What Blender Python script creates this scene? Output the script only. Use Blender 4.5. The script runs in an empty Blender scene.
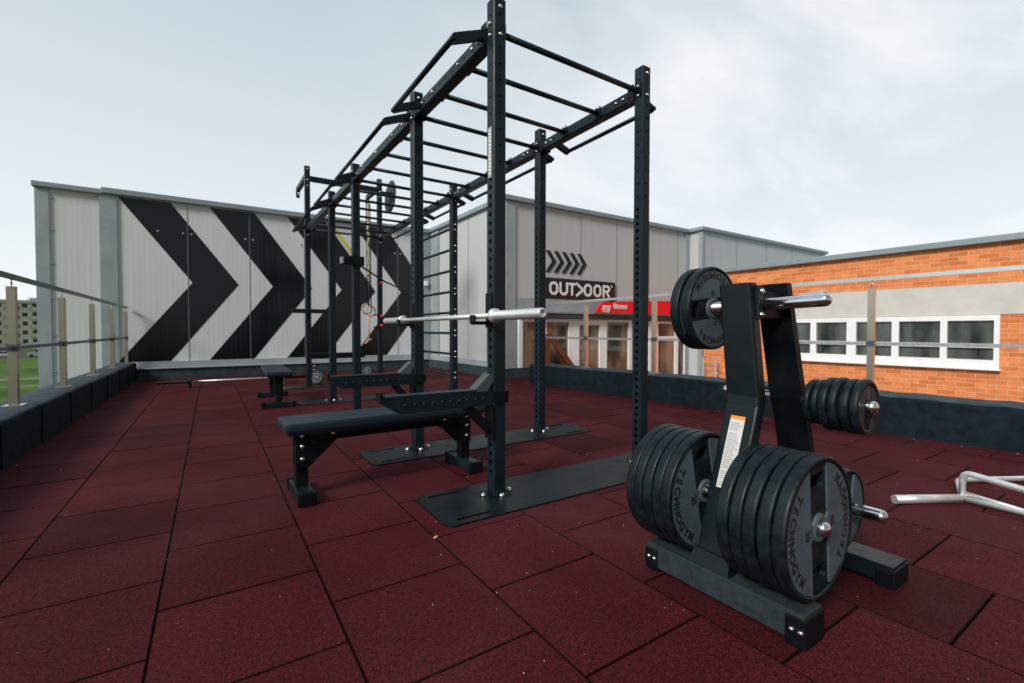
import bpy, bmesh, math, random
from mathutils import Vector, Matrix
random.seed(7)
R = math.radians
PI = math.pi
scene = bpy.context.scene
COL = scene.collection

# ------------------------------------------------------------------ materials
def new_mat(name):
    m = bpy.data.materials.new(name); m.use_nodes = True
    nt = m.node_tree
    return m, nt, nt.nodes['Principled BSDF']

def mat(name, col, rough=.5, metal=0., spec=.5, var=.0, vscale=8., bump=0., bscale=60., rvar=0., coords='Object'):
    m, nt, b = new_mat(name)
    b.inputs['Base Color'].default_value = (*col, 1)
    b.inputs['Roughness'].default_value = rough
    b.inputs['Metallic'].default_value = metal
    b.inputs['Specular IOR Level'].default_value = spec
    tc = nt.nodes.new('ShaderNodeTexCoord')
    if var or rvar:
        n = nt.nodes.new('ShaderNodeTexNoise'); n.inputs['Scale'].default_value = vscale
        n.inputs['Detail'].default_value = 6; n.inputs['Roughness'].default_value = .65
        nt.links.new(tc.outputs[coords], n.inputs['Vector'])
        if var:
            mr = nt.nodes.new('ShaderNodeMapRange')
            mr.inputs['From Min'].default_value = .3; mr.inputs['From Max'].default_value = .7
            mr.inputs['To Min'].default_value = 1-var; mr.inputs['To Max'].default_value = 1+var
            nt.links.new(n.outputs['Fac'], mr.inputs['Value'])
            mx = nt.nodes.new('ShaderNodeVectorMath'); mx.operation = 'SCALE'
            mx.inputs[0].default_value = col
            nt.links.new(mr.outputs[0], mx.inputs['Scale'])
            nt.links.new(mx.outputs[0], b.inputs['Base Color'])
        if rvar:
            mr2 = nt.nodes.new('ShaderNodeMapRange')
            mr2.inputs['From Min'].default_value = .3; mr2.inputs['From Max'].default_value = .7
            mr2.inputs['To Min'].default_value = max(.02, rough-rvar); mr2.inputs['To Max'].default_value = min(1, rough+rvar)
            nt.links.new(n.outputs['Fac'], mr2.inputs['Value'])
            nt.links.new(mr2.outputs[0], b.inputs['Roughness'])
    if bump:
        n2 = nt.nodes.new('ShaderNodeTexNoise'); n2.inputs['Scale'].default_value = bscale
        n2.inputs['Detail'].default_value = 4
        nt.links.new(tc.outputs[coords], n2.inputs['Vector'])
        bp = nt.nodes.new('ShaderNodeBump'); bp.inputs['Strength'].default_value = bump
        bp.inputs['Distance'].default_value = .01
        nt.links.new(n2.outputs['Fac'], bp.inputs['Height'])
        nt.links.new(bp.outputs[0], b.inputs['Normal'])
    return m

M = {}
M['steel'] = mat('steel', (.0070, .0155, .0220), .42, 0, .24, .22, 14, .05, 240, .12)
M['brace_sky_sheen'] = mat('brace_sky_sheen', (.06, .078, .09), .4)  # sky reflection on the slanted braces put into a lighter base colour
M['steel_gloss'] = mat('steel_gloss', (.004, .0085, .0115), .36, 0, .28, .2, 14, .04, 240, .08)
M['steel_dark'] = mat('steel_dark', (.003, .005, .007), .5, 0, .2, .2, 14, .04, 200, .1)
M['steel_dusty'] = mat('steel_dusty', (.022, .032, .037), .6, 0, .3, .28, 30, .1, 200, .15)
M['base_rubber'] = mat('base_rubber', (.006, .0105, .0135), .40, 0, .2, .3, 5, .05, 300, .14)
M['plate_rubber'] = mat('plate_rubber', (.0060, .0120, .0165), .46, 0, .28, .6, 22, .1, 220, .16)
M['plate_face'] = mat('plate_face', (.070, .100, .118), .6, 0, .3, .2, 25, .06, 200, .1)
M['ink'] = mat('ink', (.006, .008, .01), .6)
M['chrome'] = mat('chrome', (.80, .80, .80), .17, 1, .5, .06, 30, 0, 0, .07)
M['worn_chrome'] = mat('worn_chrome', (.78, .79, .78), .30, 1, .5, .06, 30, 0, 80, .06)
M['satin_bar'] = mat('satin_bar', (.80, .81, .80), .42, .75, .5, .08, 20)
M['white_bar'] = mat('white_bar', (.70, .72, .72), .38, .5, .5, .12, 20)
M['bolt'] = mat('bolt', (.75, .75, .72), .25, 1)
M['brushed'] = mat('brushed', (.66, .57, .47), .3, 1)  # warm tint stands for the brick wall reflected in the steel
M['rail_metal'] = mat('rail_metal', (.17, .21, .23), .38, 1)
M['vinyl'] = mat('vinyl', (.012, .024, .034), .42, 0, .3, .15, 20, .12, 400, .08)
M['vinyl_edge'] = mat('vinyl_edge', (.16, .20, .21), .55)
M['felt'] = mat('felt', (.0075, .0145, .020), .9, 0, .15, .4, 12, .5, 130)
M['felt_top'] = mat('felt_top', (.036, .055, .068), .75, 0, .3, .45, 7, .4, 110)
M['trim'] = mat('trim', (.34, .385, .41), .5, .2, .4, .12, 3)
M['joint'] = mat('joint', (.20, .22, .23), .6)
M['trim_dark'] = mat('trim_dark', (.045, .062, .072), .55, .1, .4, .3, 3)
M['coping'] = mat('coping', (.27, .33, .35), .5, .2, .4, .12, 2)
M['white_frame'] = mat('white_frame', (.88, .88, .88), .45, 0, .4, .04, 4)
M['red'] = mat('red', (.95, .006, .012), .45, 0, .3)
M['white_ink'] = mat('white_ink', (.82, .82, .82), .6)
M['concrete'] = mat('concrete', (.60, .58, .53), .85, 0, .2, .08, 3, .2, 40)
M['paving'] = mat('paving', (.22, .22, .21), .9, 0, .2, .15, 2, .2, 20)
M['rust'] = mat('rust', (.20, .062, .03), .7, 0, .2, .3, 6)
M['rope'] = mat('rope', (.55, .43, .32), .9, 0, .1, .25, 60, .6, 150)
M['wood'] = mat('wood', (.55, .42, .28), .6, 0, .3, .15, 20)
M['yellow'] = mat('yellow', (.62, .55, .05), .6)
M['red_rubber'] = mat('red_rubber', (.75, .02, .06), .5)
M['label_paper'] = mat('label_paper', (.62, .62, .60), .6, 0, .3, .06, 60)
M['label_orange'] = mat('label_orange', (.8, .28, .03), .6)
M['label_grey'] = mat('label_grey', (.36, .36, .36), .6)
M['leaf'] = mat('leaf', (.55, .33, .10), .7)
M['slab'] = mat('slab', (.12, .12, .12), .9)
M['dirt'] = mat('dirt', (.20, .18, .15), .95, 0, .1, .25, .4)
M['asphalt'] = mat('asphalt', (.06, .06, .06), .9, 0, .2, .2, 1)
M['cream'] = mat('cream', (.86, .81, .71), .9, 0, .1, .08, .3)
M['brown'] = mat('brown', (.16, .07, .05), .8, 0, .2, .2, .5)
M['pale'] = mat('pale', (.60, .60, .58), .8)
M['car_white'] = mat('car_white', (.72, .73, .74), .25, 0, .5)
M['car_grey'] = mat('car_grey', (.42, .44, .45), .3, 0, .5)
M['tyre'] = mat('tyre', (.015, .015, .015), .8)
M['balcony_white'] = mat('balcony_white', (.66, .66, .64), .8)

def panel_mat(name, col, rough, ribs=.25, var=.05):
    m, nt, b = new_mat(name)
    tc = nt.nodes.new('ShaderNodeTexCoord')
    mp = nt.nodes.new('ShaderNodeMapping'); mp.inputs['Scale'].default_value = (1, 1, .12)
    nt.links.new(tc.outputs['Object'], mp.inputs[0])
    n = nt.nodes.new('ShaderNodeTexNoise'); n.inputs['Scale'].default_value = 5; n.inputs['Detail'].default_value = 7
    nt.links.new(mp.outputs[0], n.inputs['Vector'])
    mr = nt.nodes.new('ShaderNodeMapRange'); mr.inputs['From Min'].default_value = .3; mr.inputs['From Max'].default_value = .7
    mr.inputs['To Min'].default_value = 1-var; mr.inputs['To Max'].default_value = 1+var
    nt.links.new(n.outputs['Fac'], mr.inputs['Value'])
    sc = nt.nodes.new('ShaderNodeVectorMath'); sc.operation = 'SCALE'; sc.inputs[0].default_value = col
    nt.links.new(mr.outputs[0], sc.inputs['Scale']); nt.links.new(sc.outputs[0], b.inputs['Base Color'])
    # fine vertical ribs of sandwich panels: waves along X and along Y
    sx = nt.nodes.new('ShaderNodeSeparateXYZ'); nt.links.new(tc.outputs['Object'], sx.inputs[0])
    ad = nt.nodes.new('ShaderNodeMath'); ad.operation = 'ADD'
    nt.links.new(sx.outputs['X'], ad.inputs[0]); nt.links.new(sx.outputs['Y'], ad.inputs[1])
    ml = nt.nodes.new('ShaderNodeMath'); ml.operation = 'MULTIPLY'; ml.inputs[1].default_value = 2*PI/.085
    nt.links.new(ad.outputs[0], ml.inputs[0])
    sn = nt.nodes.new('ShaderNodeMath'); sn.operation = 'SINE'; nt.links.new(ml.outputs[0], sn.inputs[0])
    n3 = nt.nodes.new('ShaderNodeTexNoise'); n3.inputs['Scale'].default_value = .9; n3.inputs['Detail'].default_value = 2
    nt.links.new(tc.outputs['Object'], n3.inputs['Vector'])
    m3 = nt.nodes.new('ShaderNodeMath'); m3.operation = 'MULTIPLY'; m3.inputs[1].default_value = 9
    nt.links.new(n3.outputs['Fac'], m3.inputs[0])
    a2 = nt.nodes.new('ShaderNodeMath'); a2.operation = 'ADD'
    nt.links.new(sn.outputs[0], a2.inputs[0]); nt.links.new(m3.outputs[0], a2.inputs[1])
    bp = nt.nodes.new('ShaderNodeBump'); bp.inputs['Strength'].default_value = ribs; bp.inputs['Distance'].default_value = .0012
    nt.links.new(a2.outputs[0], bp.inputs['Height']); nt.links.new(bp.outputs[0], b.inputs['Normal'])
    b.inputs['Roughness'].default_value = rough
    b.inputs['Specular IOR Level'].default_value = .28 if rough > .3 else .5
    return m
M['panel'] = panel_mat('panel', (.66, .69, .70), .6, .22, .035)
M['panel_black'] = panel_mat('panel_black', (.003, .0055, .007), .16, .25, .25)
M['panel_dim'] = panel_mat('panel_dim', (.50, .515, .515), .6, .22, .035)  # same panels, darker colour tempers the light on the side walls

def floor_mat():
    m, nt, b = new_mat('rubber_tiles')
    L = nt.links.new
    tc = nt.nodes.new('ShaderNodeTexCoord')
    at = nt.nodes.new('ShaderNodeAttribute'); at.attribute_name = 'tone'
    n1 = nt.nodes.new('ShaderNodeTexNoise'); n1.inputs['Scale'].default_value = 1.3; n1.inputs['Detail'].default_value = 5
    n2 = nt.nodes.new('ShaderNodeTexNoise'); n2.inputs['Scale'].default_value = 260; n2.inputs['Detail'].default_value = 2
    n3 = nt.nodes.new('ShaderNodeTexNoise'); n3.inputs['Scale'].default_value = 90; n3.inputs['Detail'].default_value = 3
    for n in (n1, n2, n3): L(tc.outputs['Object'], n.inputs['Vector'])
    r1 = nt.nodes.new('ShaderNodeMapRange'); r1.inputs['From Min'].default_value = .3; r1.inputs['From Max'].default_value = .7
    r1.inputs['To Min'].default_value = .72; r1.inputs['To Max'].default_value = 1.28; L(n1.outputs['Fac'], r1.inputs['Value'])
    r2 = nt.nodes.new('ShaderNodeMapRange'); r2.inputs['From Min'].default_value = .35; r2.inputs['From Max'].default_value = .65
    r2.inputs['To Min'].default_value = .5; r2.inputs['To Max'].default_value = 1.5; L(n2.outputs['Fac'], r2.inputs['Value'])
    r3 = nt.nodes.new('ShaderNodeMapRange'); r3.inputs['From Min'].default_value = .3; r3.inputs['From Max'].default_value = .7
    r3.inputs['To Min'].default_value = .78; r3.inputs['To Max'].default_value = 1.22; L(n3.outputs['Fac'], r3.inputs['Value'])
    def mul(a, c):
        q = nt.nodes.new('ShaderNodeMath'); q.operation = 'MULTIPLY'; L(a, q.inputs[0]); L(c, q.inputs[1]); return q.outputs[0]
    vg = nt.nodes.new('ShaderNodeTexVoronoi'); vg.inputs['Scale'].default_value = 170; L(tc.outputs['Object'], vg.inputs['Vector'])
    sg = nt.nodes.new('ShaderNodeSeparateColor'); L(vg.outputs['Color'], sg.inputs[0])
    rg = nt.nodes.new('ShaderNodeMapRange'); rg.inputs['To Min'].default_value = .72; rg.inputs['To Max'].default_value = 1.3; L(sg.outputs[0], rg.inputs['Value'])
    k = mul(mul(mul(mul(r1.outputs[0], r2.outputs[0]), r3.outputs[0]), at.outputs['Fac']), rg.outputs[0])
    base = nt.nodes.new('ShaderNodeMix'); base.data_type = 'RGBA'
    base.inputs['A'].default_value = (.080, .0082, .0105, 1); base.inputs['B'].default_value = (.054, .0100, .0140, 1)
    L(n1.outputs['Fac'], base.inputs['Factor'])
    sc = nt.nodes.new('ShaderNodeVectorMath'); sc.operation = 'SCALE'
    L(base.outputs['Result'], sc.inputs[0]); L(k, sc.inputs['Scale'])
    nd = nt.nodes.new('ShaderNodeTexNoise'); nd.inputs['Scale'].default_value = .75; nd.inputs['Detail'].default_value = 10; nd.inputs['Roughness'].default_value = .7; L(tc.outputs['Object'], nd.inputs['Vector'])
    rd = nt.nodes.new('ShaderNodeMapRange'); rd.inputs['From Min'].default_value = .5; rd.inputs['From Max'].default_value = .75; rd.inputs['To Max'].default_value = .11; L(nd.outputs['Fac'], rd.inputs['Value'])
    md = nt.nodes.new('ShaderNodeMix'); md.data_type = 'RGBA'; L(rd.outputs[0], md.inputs['Factor']); L(sc.outputs[0], md.inputs['A']); md.inputs['B'].default_value = (.13, .10, .105, 1)
    # sparse pale crumbs trodden into the rubber
    vo = nt.nodes.new('ShaderNodeTexVoronoi'); vo.inputs['Scale'].default_value = 26; L(tc.outputs['Object'], vo.inputs['Vector'])
    lt = nt.nodes.new('ShaderNodeMath'); lt.operation = 'LESS_THAN'; lt.inputs[1].default_value = .06; L(vo.outputs['Distance'], lt.inputs[0])
    sp = nt.nodes.new('ShaderNodeSeparateColor'); L(vo.outputs['Color'], sp.inputs[0])
    gt = nt.nodes.new('ShaderNodeMath'); gt.operation = 'GREATER_THAN'; gt.inputs[1].default_value = .93; L(sp.outputs[0], gt.inputs[0])
    fk = mul(lt.outputs[0], gt.outputs[0])
    f2 = nt.nodes.new('ShaderNodeMath'); f2.operation = 'MULTIPLY'; L(fk, f2.inputs[0]); L(sp.outputs[1], f2.inputs[1])
    mx = nt.nodes.new('ShaderNodeMix'); mx.data_type = 'RGBA'; L(f2.outputs[0], mx.inputs['Factor'])
    L(md.outputs['Result'], mx.inputs['A']); mx.inputs['B'].default_value = (.42, .38, .34, 1)
    L(mx.outputs['Result'], b.inputs['Base Color'])
    b.inputs['Roughness'].default_value = .75; b.inputs['Specular IOR Level'].default_value = .09
    ad = nt.nodes.new('ShaderNodeMath'); ad.operation = 'ADD'; L(n2.outputs['Fac'], ad.inputs[0]); L(n3.outputs['Fac'], ad.inputs[1])
    bp = nt.nodes.new('ShaderNodeBump'); bp.inputs['Strength'].default_value = .5; bp.inputs['Distance'].default_value = .004
    L(ad.outputs[0], bp.inputs['Height']); L(bp.outputs[0], b.inputs['Normal'])
    return m
M['floor'] = floor_mat()

def brick_mat():
    m, nt, b = new_mat('brickwork'); L = nt.links.new
    tc = nt.nodes.new('ShaderNodeTexCoord'); sx = nt.nodes.new('ShaderNodeSeparateXYZ'); L(tc.outputs['Object'], sx.inputs[0])
    ad = nt.nodes.new('ShaderNodeMath'); ad.operation = 'ADD'; L(sx.outputs['X'], ad.inputs[0]); L(sx.outputs['Y'], ad.inputs[1])
    cb = nt.nodes.new('ShaderNodeCombineXYZ'); L(ad.outputs[0], cb.inputs['X']); L(sx.outputs['Z'], cb.inputs['Y'])
    br = nt.nodes.new('ShaderNodeTexBrick'); L(cb.outputs[0], br.inputs['Vector'])
    br.inputs['Scale'].default_value = 1; br.inputs['Brick Width'].default_value = .245; br.inputs['Row Height'].default_value = .076
    br.inputs['Mortar Size'].default_value = .0055; br.inputs['Mortar Smooth'].default_value = .3; br.inputs['Bias'].default_value = 0
    br.inputs['Color1'].default_value = (.62, .175, .055, 1); br.inputs['Color2'].default_value = (.82, .28, .095, 1)
    br.inputs['Mortar'].default_value = (.74, .45, .28, 1)
    n = nt.nodes.new('ShaderNodeTexNoise'); n.inputs['Scale'].default_value = 9; n.inputs['Detail'].default_value = 6; L(tc.outputs['Object'], n.inputs['Vector'])
    mr = nt.nodes.new('ShaderNodeMapRange'); mr.inputs['From Min'].default_value = .3; mr.inputs['From Max'].default_value = .7
    mr.inputs['To Min'].default_value = .9; mr.inputs['To Max'].default_value = 1.08; L(n.outputs['Fac'], mr.inputs['Value'])
    sc = nt.nodes.new('ShaderNodeVectorMath'); sc.operation = 'SCALE'; L(br.outputs['Color'], sc.inputs[0]); L(mr.outputs[0], sc.inputs['Scale'])
    L(sc.outputs[0], b.inputs['Base Color']); b.inputs['Roughness'].default_value = .85; b.inputs['Specular IOR Level'].default_value = .2
    bp = nt.nodes.new('ShaderNodeBump'); bp.inputs['Strength'].default_value = .6; bp.inputs['Distance'].default_value = .006; bp.invert = True
    L(br.outputs['Fac'], bp.inputs['Height']); L(bp.outputs[0], b.inputs['Normal'])
    return m
M['brick'] = brick_mat()

def glass_mat(name, c1, c2, scale):
    m, nt, b = new_mat(name); L = nt.links.new
    tc = nt.nodes.new('ShaderNodeTexCoord')
    mp = nt.nodes.new('ShaderNodeMapping'); mp.inputs['Scale'].default_value = scale; L(tc.outputs['Object'], mp.inputs[0])
    n = nt.nodes.new('ShaderNodeTexNoise'); n.inputs['Scale'].default_value = 1; n.inputs['Detail'].default_value = 3; L(mp.outputs[0], n.inputs['Vector'])
    cr = nt.nodes.new('ShaderNodeValToRGB'); cr.color_ramp.elements[0].position = .38; cr.color_ramp.elements[1].position = .66
    cr.color_ramp.elements[0].color = (*c1, 1); cr.color_ramp.elements[1].color = (*c2, 1)
    L(n.outputs['Fac'], cr.inputs[0]); L(cr.outputs[0], b.inputs['Base Color'])
    b.inputs['Roughness'].default_value = .06; b.inputs['Specular IOR Level'].default_value = .45
    return m
M['glass_dark'] = glass_mat('window_glass', (.022, .030, .030), (.12, .135, .12), (1, 3.5, 1.2))
M['glass_brown_reflect'] = glass_mat('door_glass', (.045, .035, .028), (.30, .22, .15), (2.2, 1, .9))  # brown reflections and interior tones mottled into the pane colour
M['glass_far'] = mat('far_glass', (.05, .05, .06), .3)

def grass_mat():
    m, nt, b = new_mat('lawn'); L = nt.links.new
    tc = nt.nodes.new('ShaderNodeTexCoord')
    n = nt.nodes.new('ShaderNodeTexNoise'); n.inputs['Scale'].default_value = .12; n.inputs['Detail'].default_value = 8; L(tc.outputs['Object'], n.inputs['Vector'])
    n2 = nt.nodes.new('ShaderNodeTexNoise'); n2.inputs['Scale'].default_value = 2.5; n2.inputs['Detail'].default_value = 6; L(tc.outputs['Object'], n2.inputs['Vector'])
    mm = nt.nodes.new('ShaderNodeMath'); mm.operation = 'MULTIPLY'; L(n.outputs['Fac'], mm.inputs[0]); L(n2.outputs['Fac'], mm.inputs[1])
    cr = nt.nodes.new('ShaderNodeValToRGB'); cr.color_ramp.elements[0].position = .12; cr.color_ramp.elements[1].position = .40
    cr.color_ramp.elements[0].color = (.025, .060, .010, 1); cr.color_ramp.elements[1].color = (.11, .19, .035, 1)
    L(mm.outputs[0], cr.inputs[0]); L(cr.outputs[0], b.inputs['Base Color']); b.inputs['Roughness'].default_value = .95
    b.inputs['Specular IOR Level'].default_value = .1
    return m
M['grass'] = grass_mat()

# ------------------------------------------------------------------ geometry helpers
def box(bm, a, b, bev=0.):
    a = Vector(a); b = Vector(b)
    mt = Matrix.Translation((a+b)/2) @ Matrix.Diagonal((abs(b.x-a.x), abs(b.y-a.y), abs(b.z-a.z), 1))
    r = bmesh.ops.create_cube(bm, size=1, matrix=mt)
    if bev:
        es = list({e for v in r['verts'] for e in v.link_edges})
        bmesh.ops.bevel(bm, geom=es, offset=bev, segments=2, affect='EDGES', profile=.6)

def prism(bm, pts, ext):
    """polygon given as 3-D points, swept by the vector ext"""
    e = Vector(ext)
    v0 = [bm.verts.new(Vector(p)) for p in pts]; v1 = [bm.verts.new(Vector(p)+e) for p in pts]
    n = len(pts)
    fs = [bm.faces.new(v0[::-1]), bm.faces.new(v1)]
    for i in range(n): fs.append(bm.faces.new((v0[i], v0[(i+1) % n], v1[(i+1) % n], v1[i])))
    bmesh.ops.recalc_face_normals(bm, faces=fs)

def frame_for(d):
    d = d.normalized(); a = Vector((0, 0, 1)) if abs(d.z) < .9 else Vector((1, 0, 0))
    x = a.cross(d).normalized(); return x, d.cross(x).normalized()

def round_path(pts, rad, seg=5):
    P = [Vector(p) for p in pts]; out = [P[0]]
    for i in range(1, len(P)-1):
        a, b, c = P[i-1], P[i], P[i+1]
        d1 = (a-b).normalized(); d2 = (c-b).normalized(); k = min(rad, (a-b).length*.45, (c-b).length*.45)
        s, e = b+d1*k, b+d2*k
        for j in range(seg+1):
            t = j/seg; out.append(s*(1-t)**2 + b*2*t*(1-t) + e*t*t)
    out.append(P[-1]); return out

def tube(bm, pts, r, seg=14, rad=0., radii=None):
    P = round_path(pts, rad) if rad else [Vector(p) for p in pts]
    n = len(P); rings = []; x, y = frame_for(P[1]-P[0])
    for i, p in enumerate(P):
        d = (P[min(i+1, n-1)]-P[max(i-1, 0)]).normalized()
        x = (x - d*x.dot(d)).normalized(); y = d.cross(x)
        rr = radii[i] if radii else r
        rings.append([bm.verts.new(p+(x*math.cos(2*PI*k/seg)+y*math.sin(2*PI*k/seg))*rr) for k in range(seg)])
    for i in range(n-1):
        for k in range(seg):
            f = bm.faces.new((rings[i][k], rings[i][(k+1) % seg], rings[i+1][(k+1) % seg], rings[i+1][k])); f.smooth = True
    bm.faces.new(rings[0][::-1]); bm.faces.new(rings[-1])

def lathe(bm, prof, o=(0, 0, 0), axis=(0, -1, 0), seg=64, sharp=()):
    """prof: (radius, height along axis) pairs, open profile, closed at r=0"""
    o = Vector(o); ax = Vector(axis).normalized(); x, y = frame_for(ax); rings = []
    for r, h in prof:
        if r < 1e-6: rings.append([bm.verts.new(o+ax*h)])
        else: rings.append([bm.verts.new(o+ax*h+(x*math.cos(2*PI*k/seg)+y*math.sin(2*PI*k/seg))*r) for k in range(seg)])
    fs = []
    for i in range(len(rings)-1):
        A, B = rings[i], rings[i+1]
        for k in range(seg):
            q = [A[k % len(A)], A[(k+1) % len(A)], B[(k+1) % len(B)], B[k % len(B)]]
            u = []
            for v in q:
                if v not in u: u.append(v)
            if len(u) > 2:
                f = bm.faces.new(u); f.smooth = True; fs.append(f)
    bmesh.ops.recalc_face_normals(bm, faces=fs)

def FY(o=(0, 0, 0)):   # drawing plane facing -Y : u->X, v->Z
    return lambda u, v, d: Vector((o[0]+u, o[1]-d, o[2]+v))
def FX(o=(0, 0, 0)):   # drawing plane facing -X : u->-Y, v->Z
    return lambda u, v, d: Vector((o[0]-d, o[1]-u, o[2]+v))
def FZ(o=(0, 0, 0)):
    return lambda u, v, d: Vector((o[0]+u, o[1]+v, o[2]+d))

def shape2d(bm, loops, depth, mp):
    """filled outline(s) with holes, depth along the drawing normal starting at 0"""
    cu = bpy.data.curves.new('tmp', 'CURVE'); cu.dimensions = '2D'; cu.fill_mode = 'BOTH'; cu.extrude = depth/2
    for lp in loops:
        s = cu.splines.new('POLY'); s.points.add(len(lp)-1)
        for i, (u, v) in enumerate(lp): s.points[i].co = (u, v, 0, 1)
        s.use_cyclic_u = True
    ob = bpy.data.objects.new('tmp', cu); me = bpy.data.meshes.new_from_object(ob)
    merge(bm, me, lambda u, v, d: mp(u, v, d+depth/2))
    bpy.data.objects.remove(ob); bpy.data.curves.remove(cu)

def merge(bm, me, f):
    vs = [bm.verts.new(f(*v.co)) for v in me.vertices]
    for p in me.polygons:
        try: bm.faces.new([vs[i] for i in p.vertices])
        except ValueError: pass
    bpy.data.meshes.remove(me)

def text2d(bm, s, size, depth, f, bold=0., space=1.):
    cu = bpy.data.curves.new('tmp', 'FONT'); cu.body = s; cu.size = size; cu.extrude = depth/2; cu.offset = bold
    cu.align_x = 'CENTER'; cu.align_y = 'CENTER'; cu.space_character = space; cu.resolution_u = 3
    ob = bpy.data.objects.new('tmp', cu); me = bpy.data.meshes.new_from_object(ob)
    merge(bm, me, lambda u, v, d: f(u, v, d+depth/2))
    bpy.data.objects.remove(ob); bpy.data.curves.remove(cu)

def rrect(w, h, r, cx=0, cy=0, n=4):
    o = []
    for sx, sy, a0 in ((1, 1, 0), (-1, 1, 90), (-1, -1, 180), (1, -1, 270)):
        for k in range(n+1):
            a = R(a0+90*k/n); o.append((cx+sx*(w/2-r)+r*math.cos(a), cy+sy*(h/2-r)+r*math.sin(a)))
    return o

def circle(r, cx=0, cy=0, n=32): return [(cx+r*math.cos(2*PI*k/n), cy+r*math.sin(2*PI*k/n)) for k in range(n)]

# ------------------------------------------------------------------ object helpers
def link(name, data, m=None, parent=None):
    o = bpy.data.objects.new(name, data); COL.objects.link(o)
    if m is not None and data is not None: data.materials.append(M[m] if isinstance(m, str) else m)
    if parent is not None: o.parent = parent
    return o
SPLIT = {'corner_trim', 'felt_seam', 'bar_bracket', 'beam_bracket', 'rung_bracket', 'panel_joint', 'rivet', 'gusset_plate', 'rubber_foot', 'coping', 'roof_hatch', 'hole_disc', 'peg', 'wall', 'felt_upstand', 'metal_flashing', 'window', 'letter', 'handle_slot', 'sleeve', 'rails'}
def islands(bm):
    bm.verts.ensure_lookup_table(); seen = set(); out = []
    for v in bm.verts:
        if v.index in seen: continue
        st = [v]; seen.add(v.index); comp = []
        while st:
            a = st.pop(); comp.append(a.index)
            for e_ in a.link_edges:
                b = e_.other_vert(a)
                if b.index not in seen: seen.add(b.index); st.append(b)
        out.append(comp)
    return out
def obj(name, bm, m, parent=None, weld=0.):
    if name in ('lettering', 'base_plate'): bmesh.ops.remove_doubles(bm, verts=bm.verts, dist=1e-5)
    if name in SPLIT and name != 'wall':
        if name in ('letter', 'gusset_plate'): bmesh.ops.remove_doubles(bm, verts=bm.verts, dist=1e-5)
        bm.verts.index_update(); isl = islands(bm)
        if len(isl) > 1 and name != 'letter':
            bm.verts.ensure_lookup_table(); o = None
            for comp in isl:
                cs = set(comp); b2 = bmesh.new(); mp_ = {i: b2.verts.new(bm.verts[i].co) for i in comp}
                for f in bm.faces:
                    if f.verts[0].index in cs:
                        nf = b2.faces.new([mp_[v.index] for v in f.verts]); nf.smooth = f.smooth
                me = bpy.data.meshes.new(name); b2.to_mesh(me); b2.free(); o = link(name, me, m, parent)
            bm.free(); return o
    if weld: bmesh.ops.remove_doubles(bm, verts=bm.verts, dist=weld)
    me = bpy.data.meshes.new(name); bm.to_mesh(me); bm.free()
    return link(name, me, m, parent)
def tag(o, label, cat, group=None):
    o['label'] = label; o['category'] = cat
    if group: o['group'] = group
    return o
def thing(name, label, cat, loc=(0, 0, 0), rotz=0, group=None):
    o = bpy.data.objects.new(name, None); COL.objects.link(o); o.empty_display_size = .1
    o.location = loc; o.rotation_euler = (0, 0, rotz); return tag(o, label, cat, group)
def struct(name, bm, m):
    o = obj(name, bm, m); o['kind'] = 'structure'; return o
def one(name, m, parent, fn, *a, **k):
    bm = bmesh.new(); fn(bm, *a, **k); return obj(name, bm, m, parent)
def dup(o, parent=None):
    c = o.copy(); COL.objects.link(c)
    if parent is not None: c.parent = parent
    for ch in list(o.children): dup(ch, c)
    return c
BM = bmesh.new

# =================================================================== SETTING
bm = BM(); box(bm, (-1500, -900, -5.9), (1500, 2500, -5.5)); struct('ground', bm, 'grass')
bm = BM(); prism(bm, [(-140, 62, -5.49), (60, 96, -5.49), (60, 99, -5.49), (-140, 65, -5.49)], (0, 0, .002)); struct('dirt_path', bm, 'dirt')
bm = BM(); prism(bm, [(-140, 48, -5.49), (60, 88, -5.49), (60, 89.2, -5.49), (-140, 49.2, -5.49)], (0, 0, .002)); struct('footpath', bm, 'dirt')
bm = BM(); prism(bm, [(-300, 100, -5.48), (200, 190, -5.48), (200, 230, -5.48), (-300, 140, -5.48)], (0, 0, .004)); struct('road', bm, 'asphalt')
# block under the terrace, and the courtyard on its right
bm = BM(); box(bm, (-2.88, -6, -5.5), (4.3, 9.0, -.06)); struct('terrace_slab', bm, 'slab')
bm = BM(); box(bm, (4.32, -14, -5.5), (9.2, 5.4, -1.2)); struct('courtyard_paving', bm, 'paving')

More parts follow.
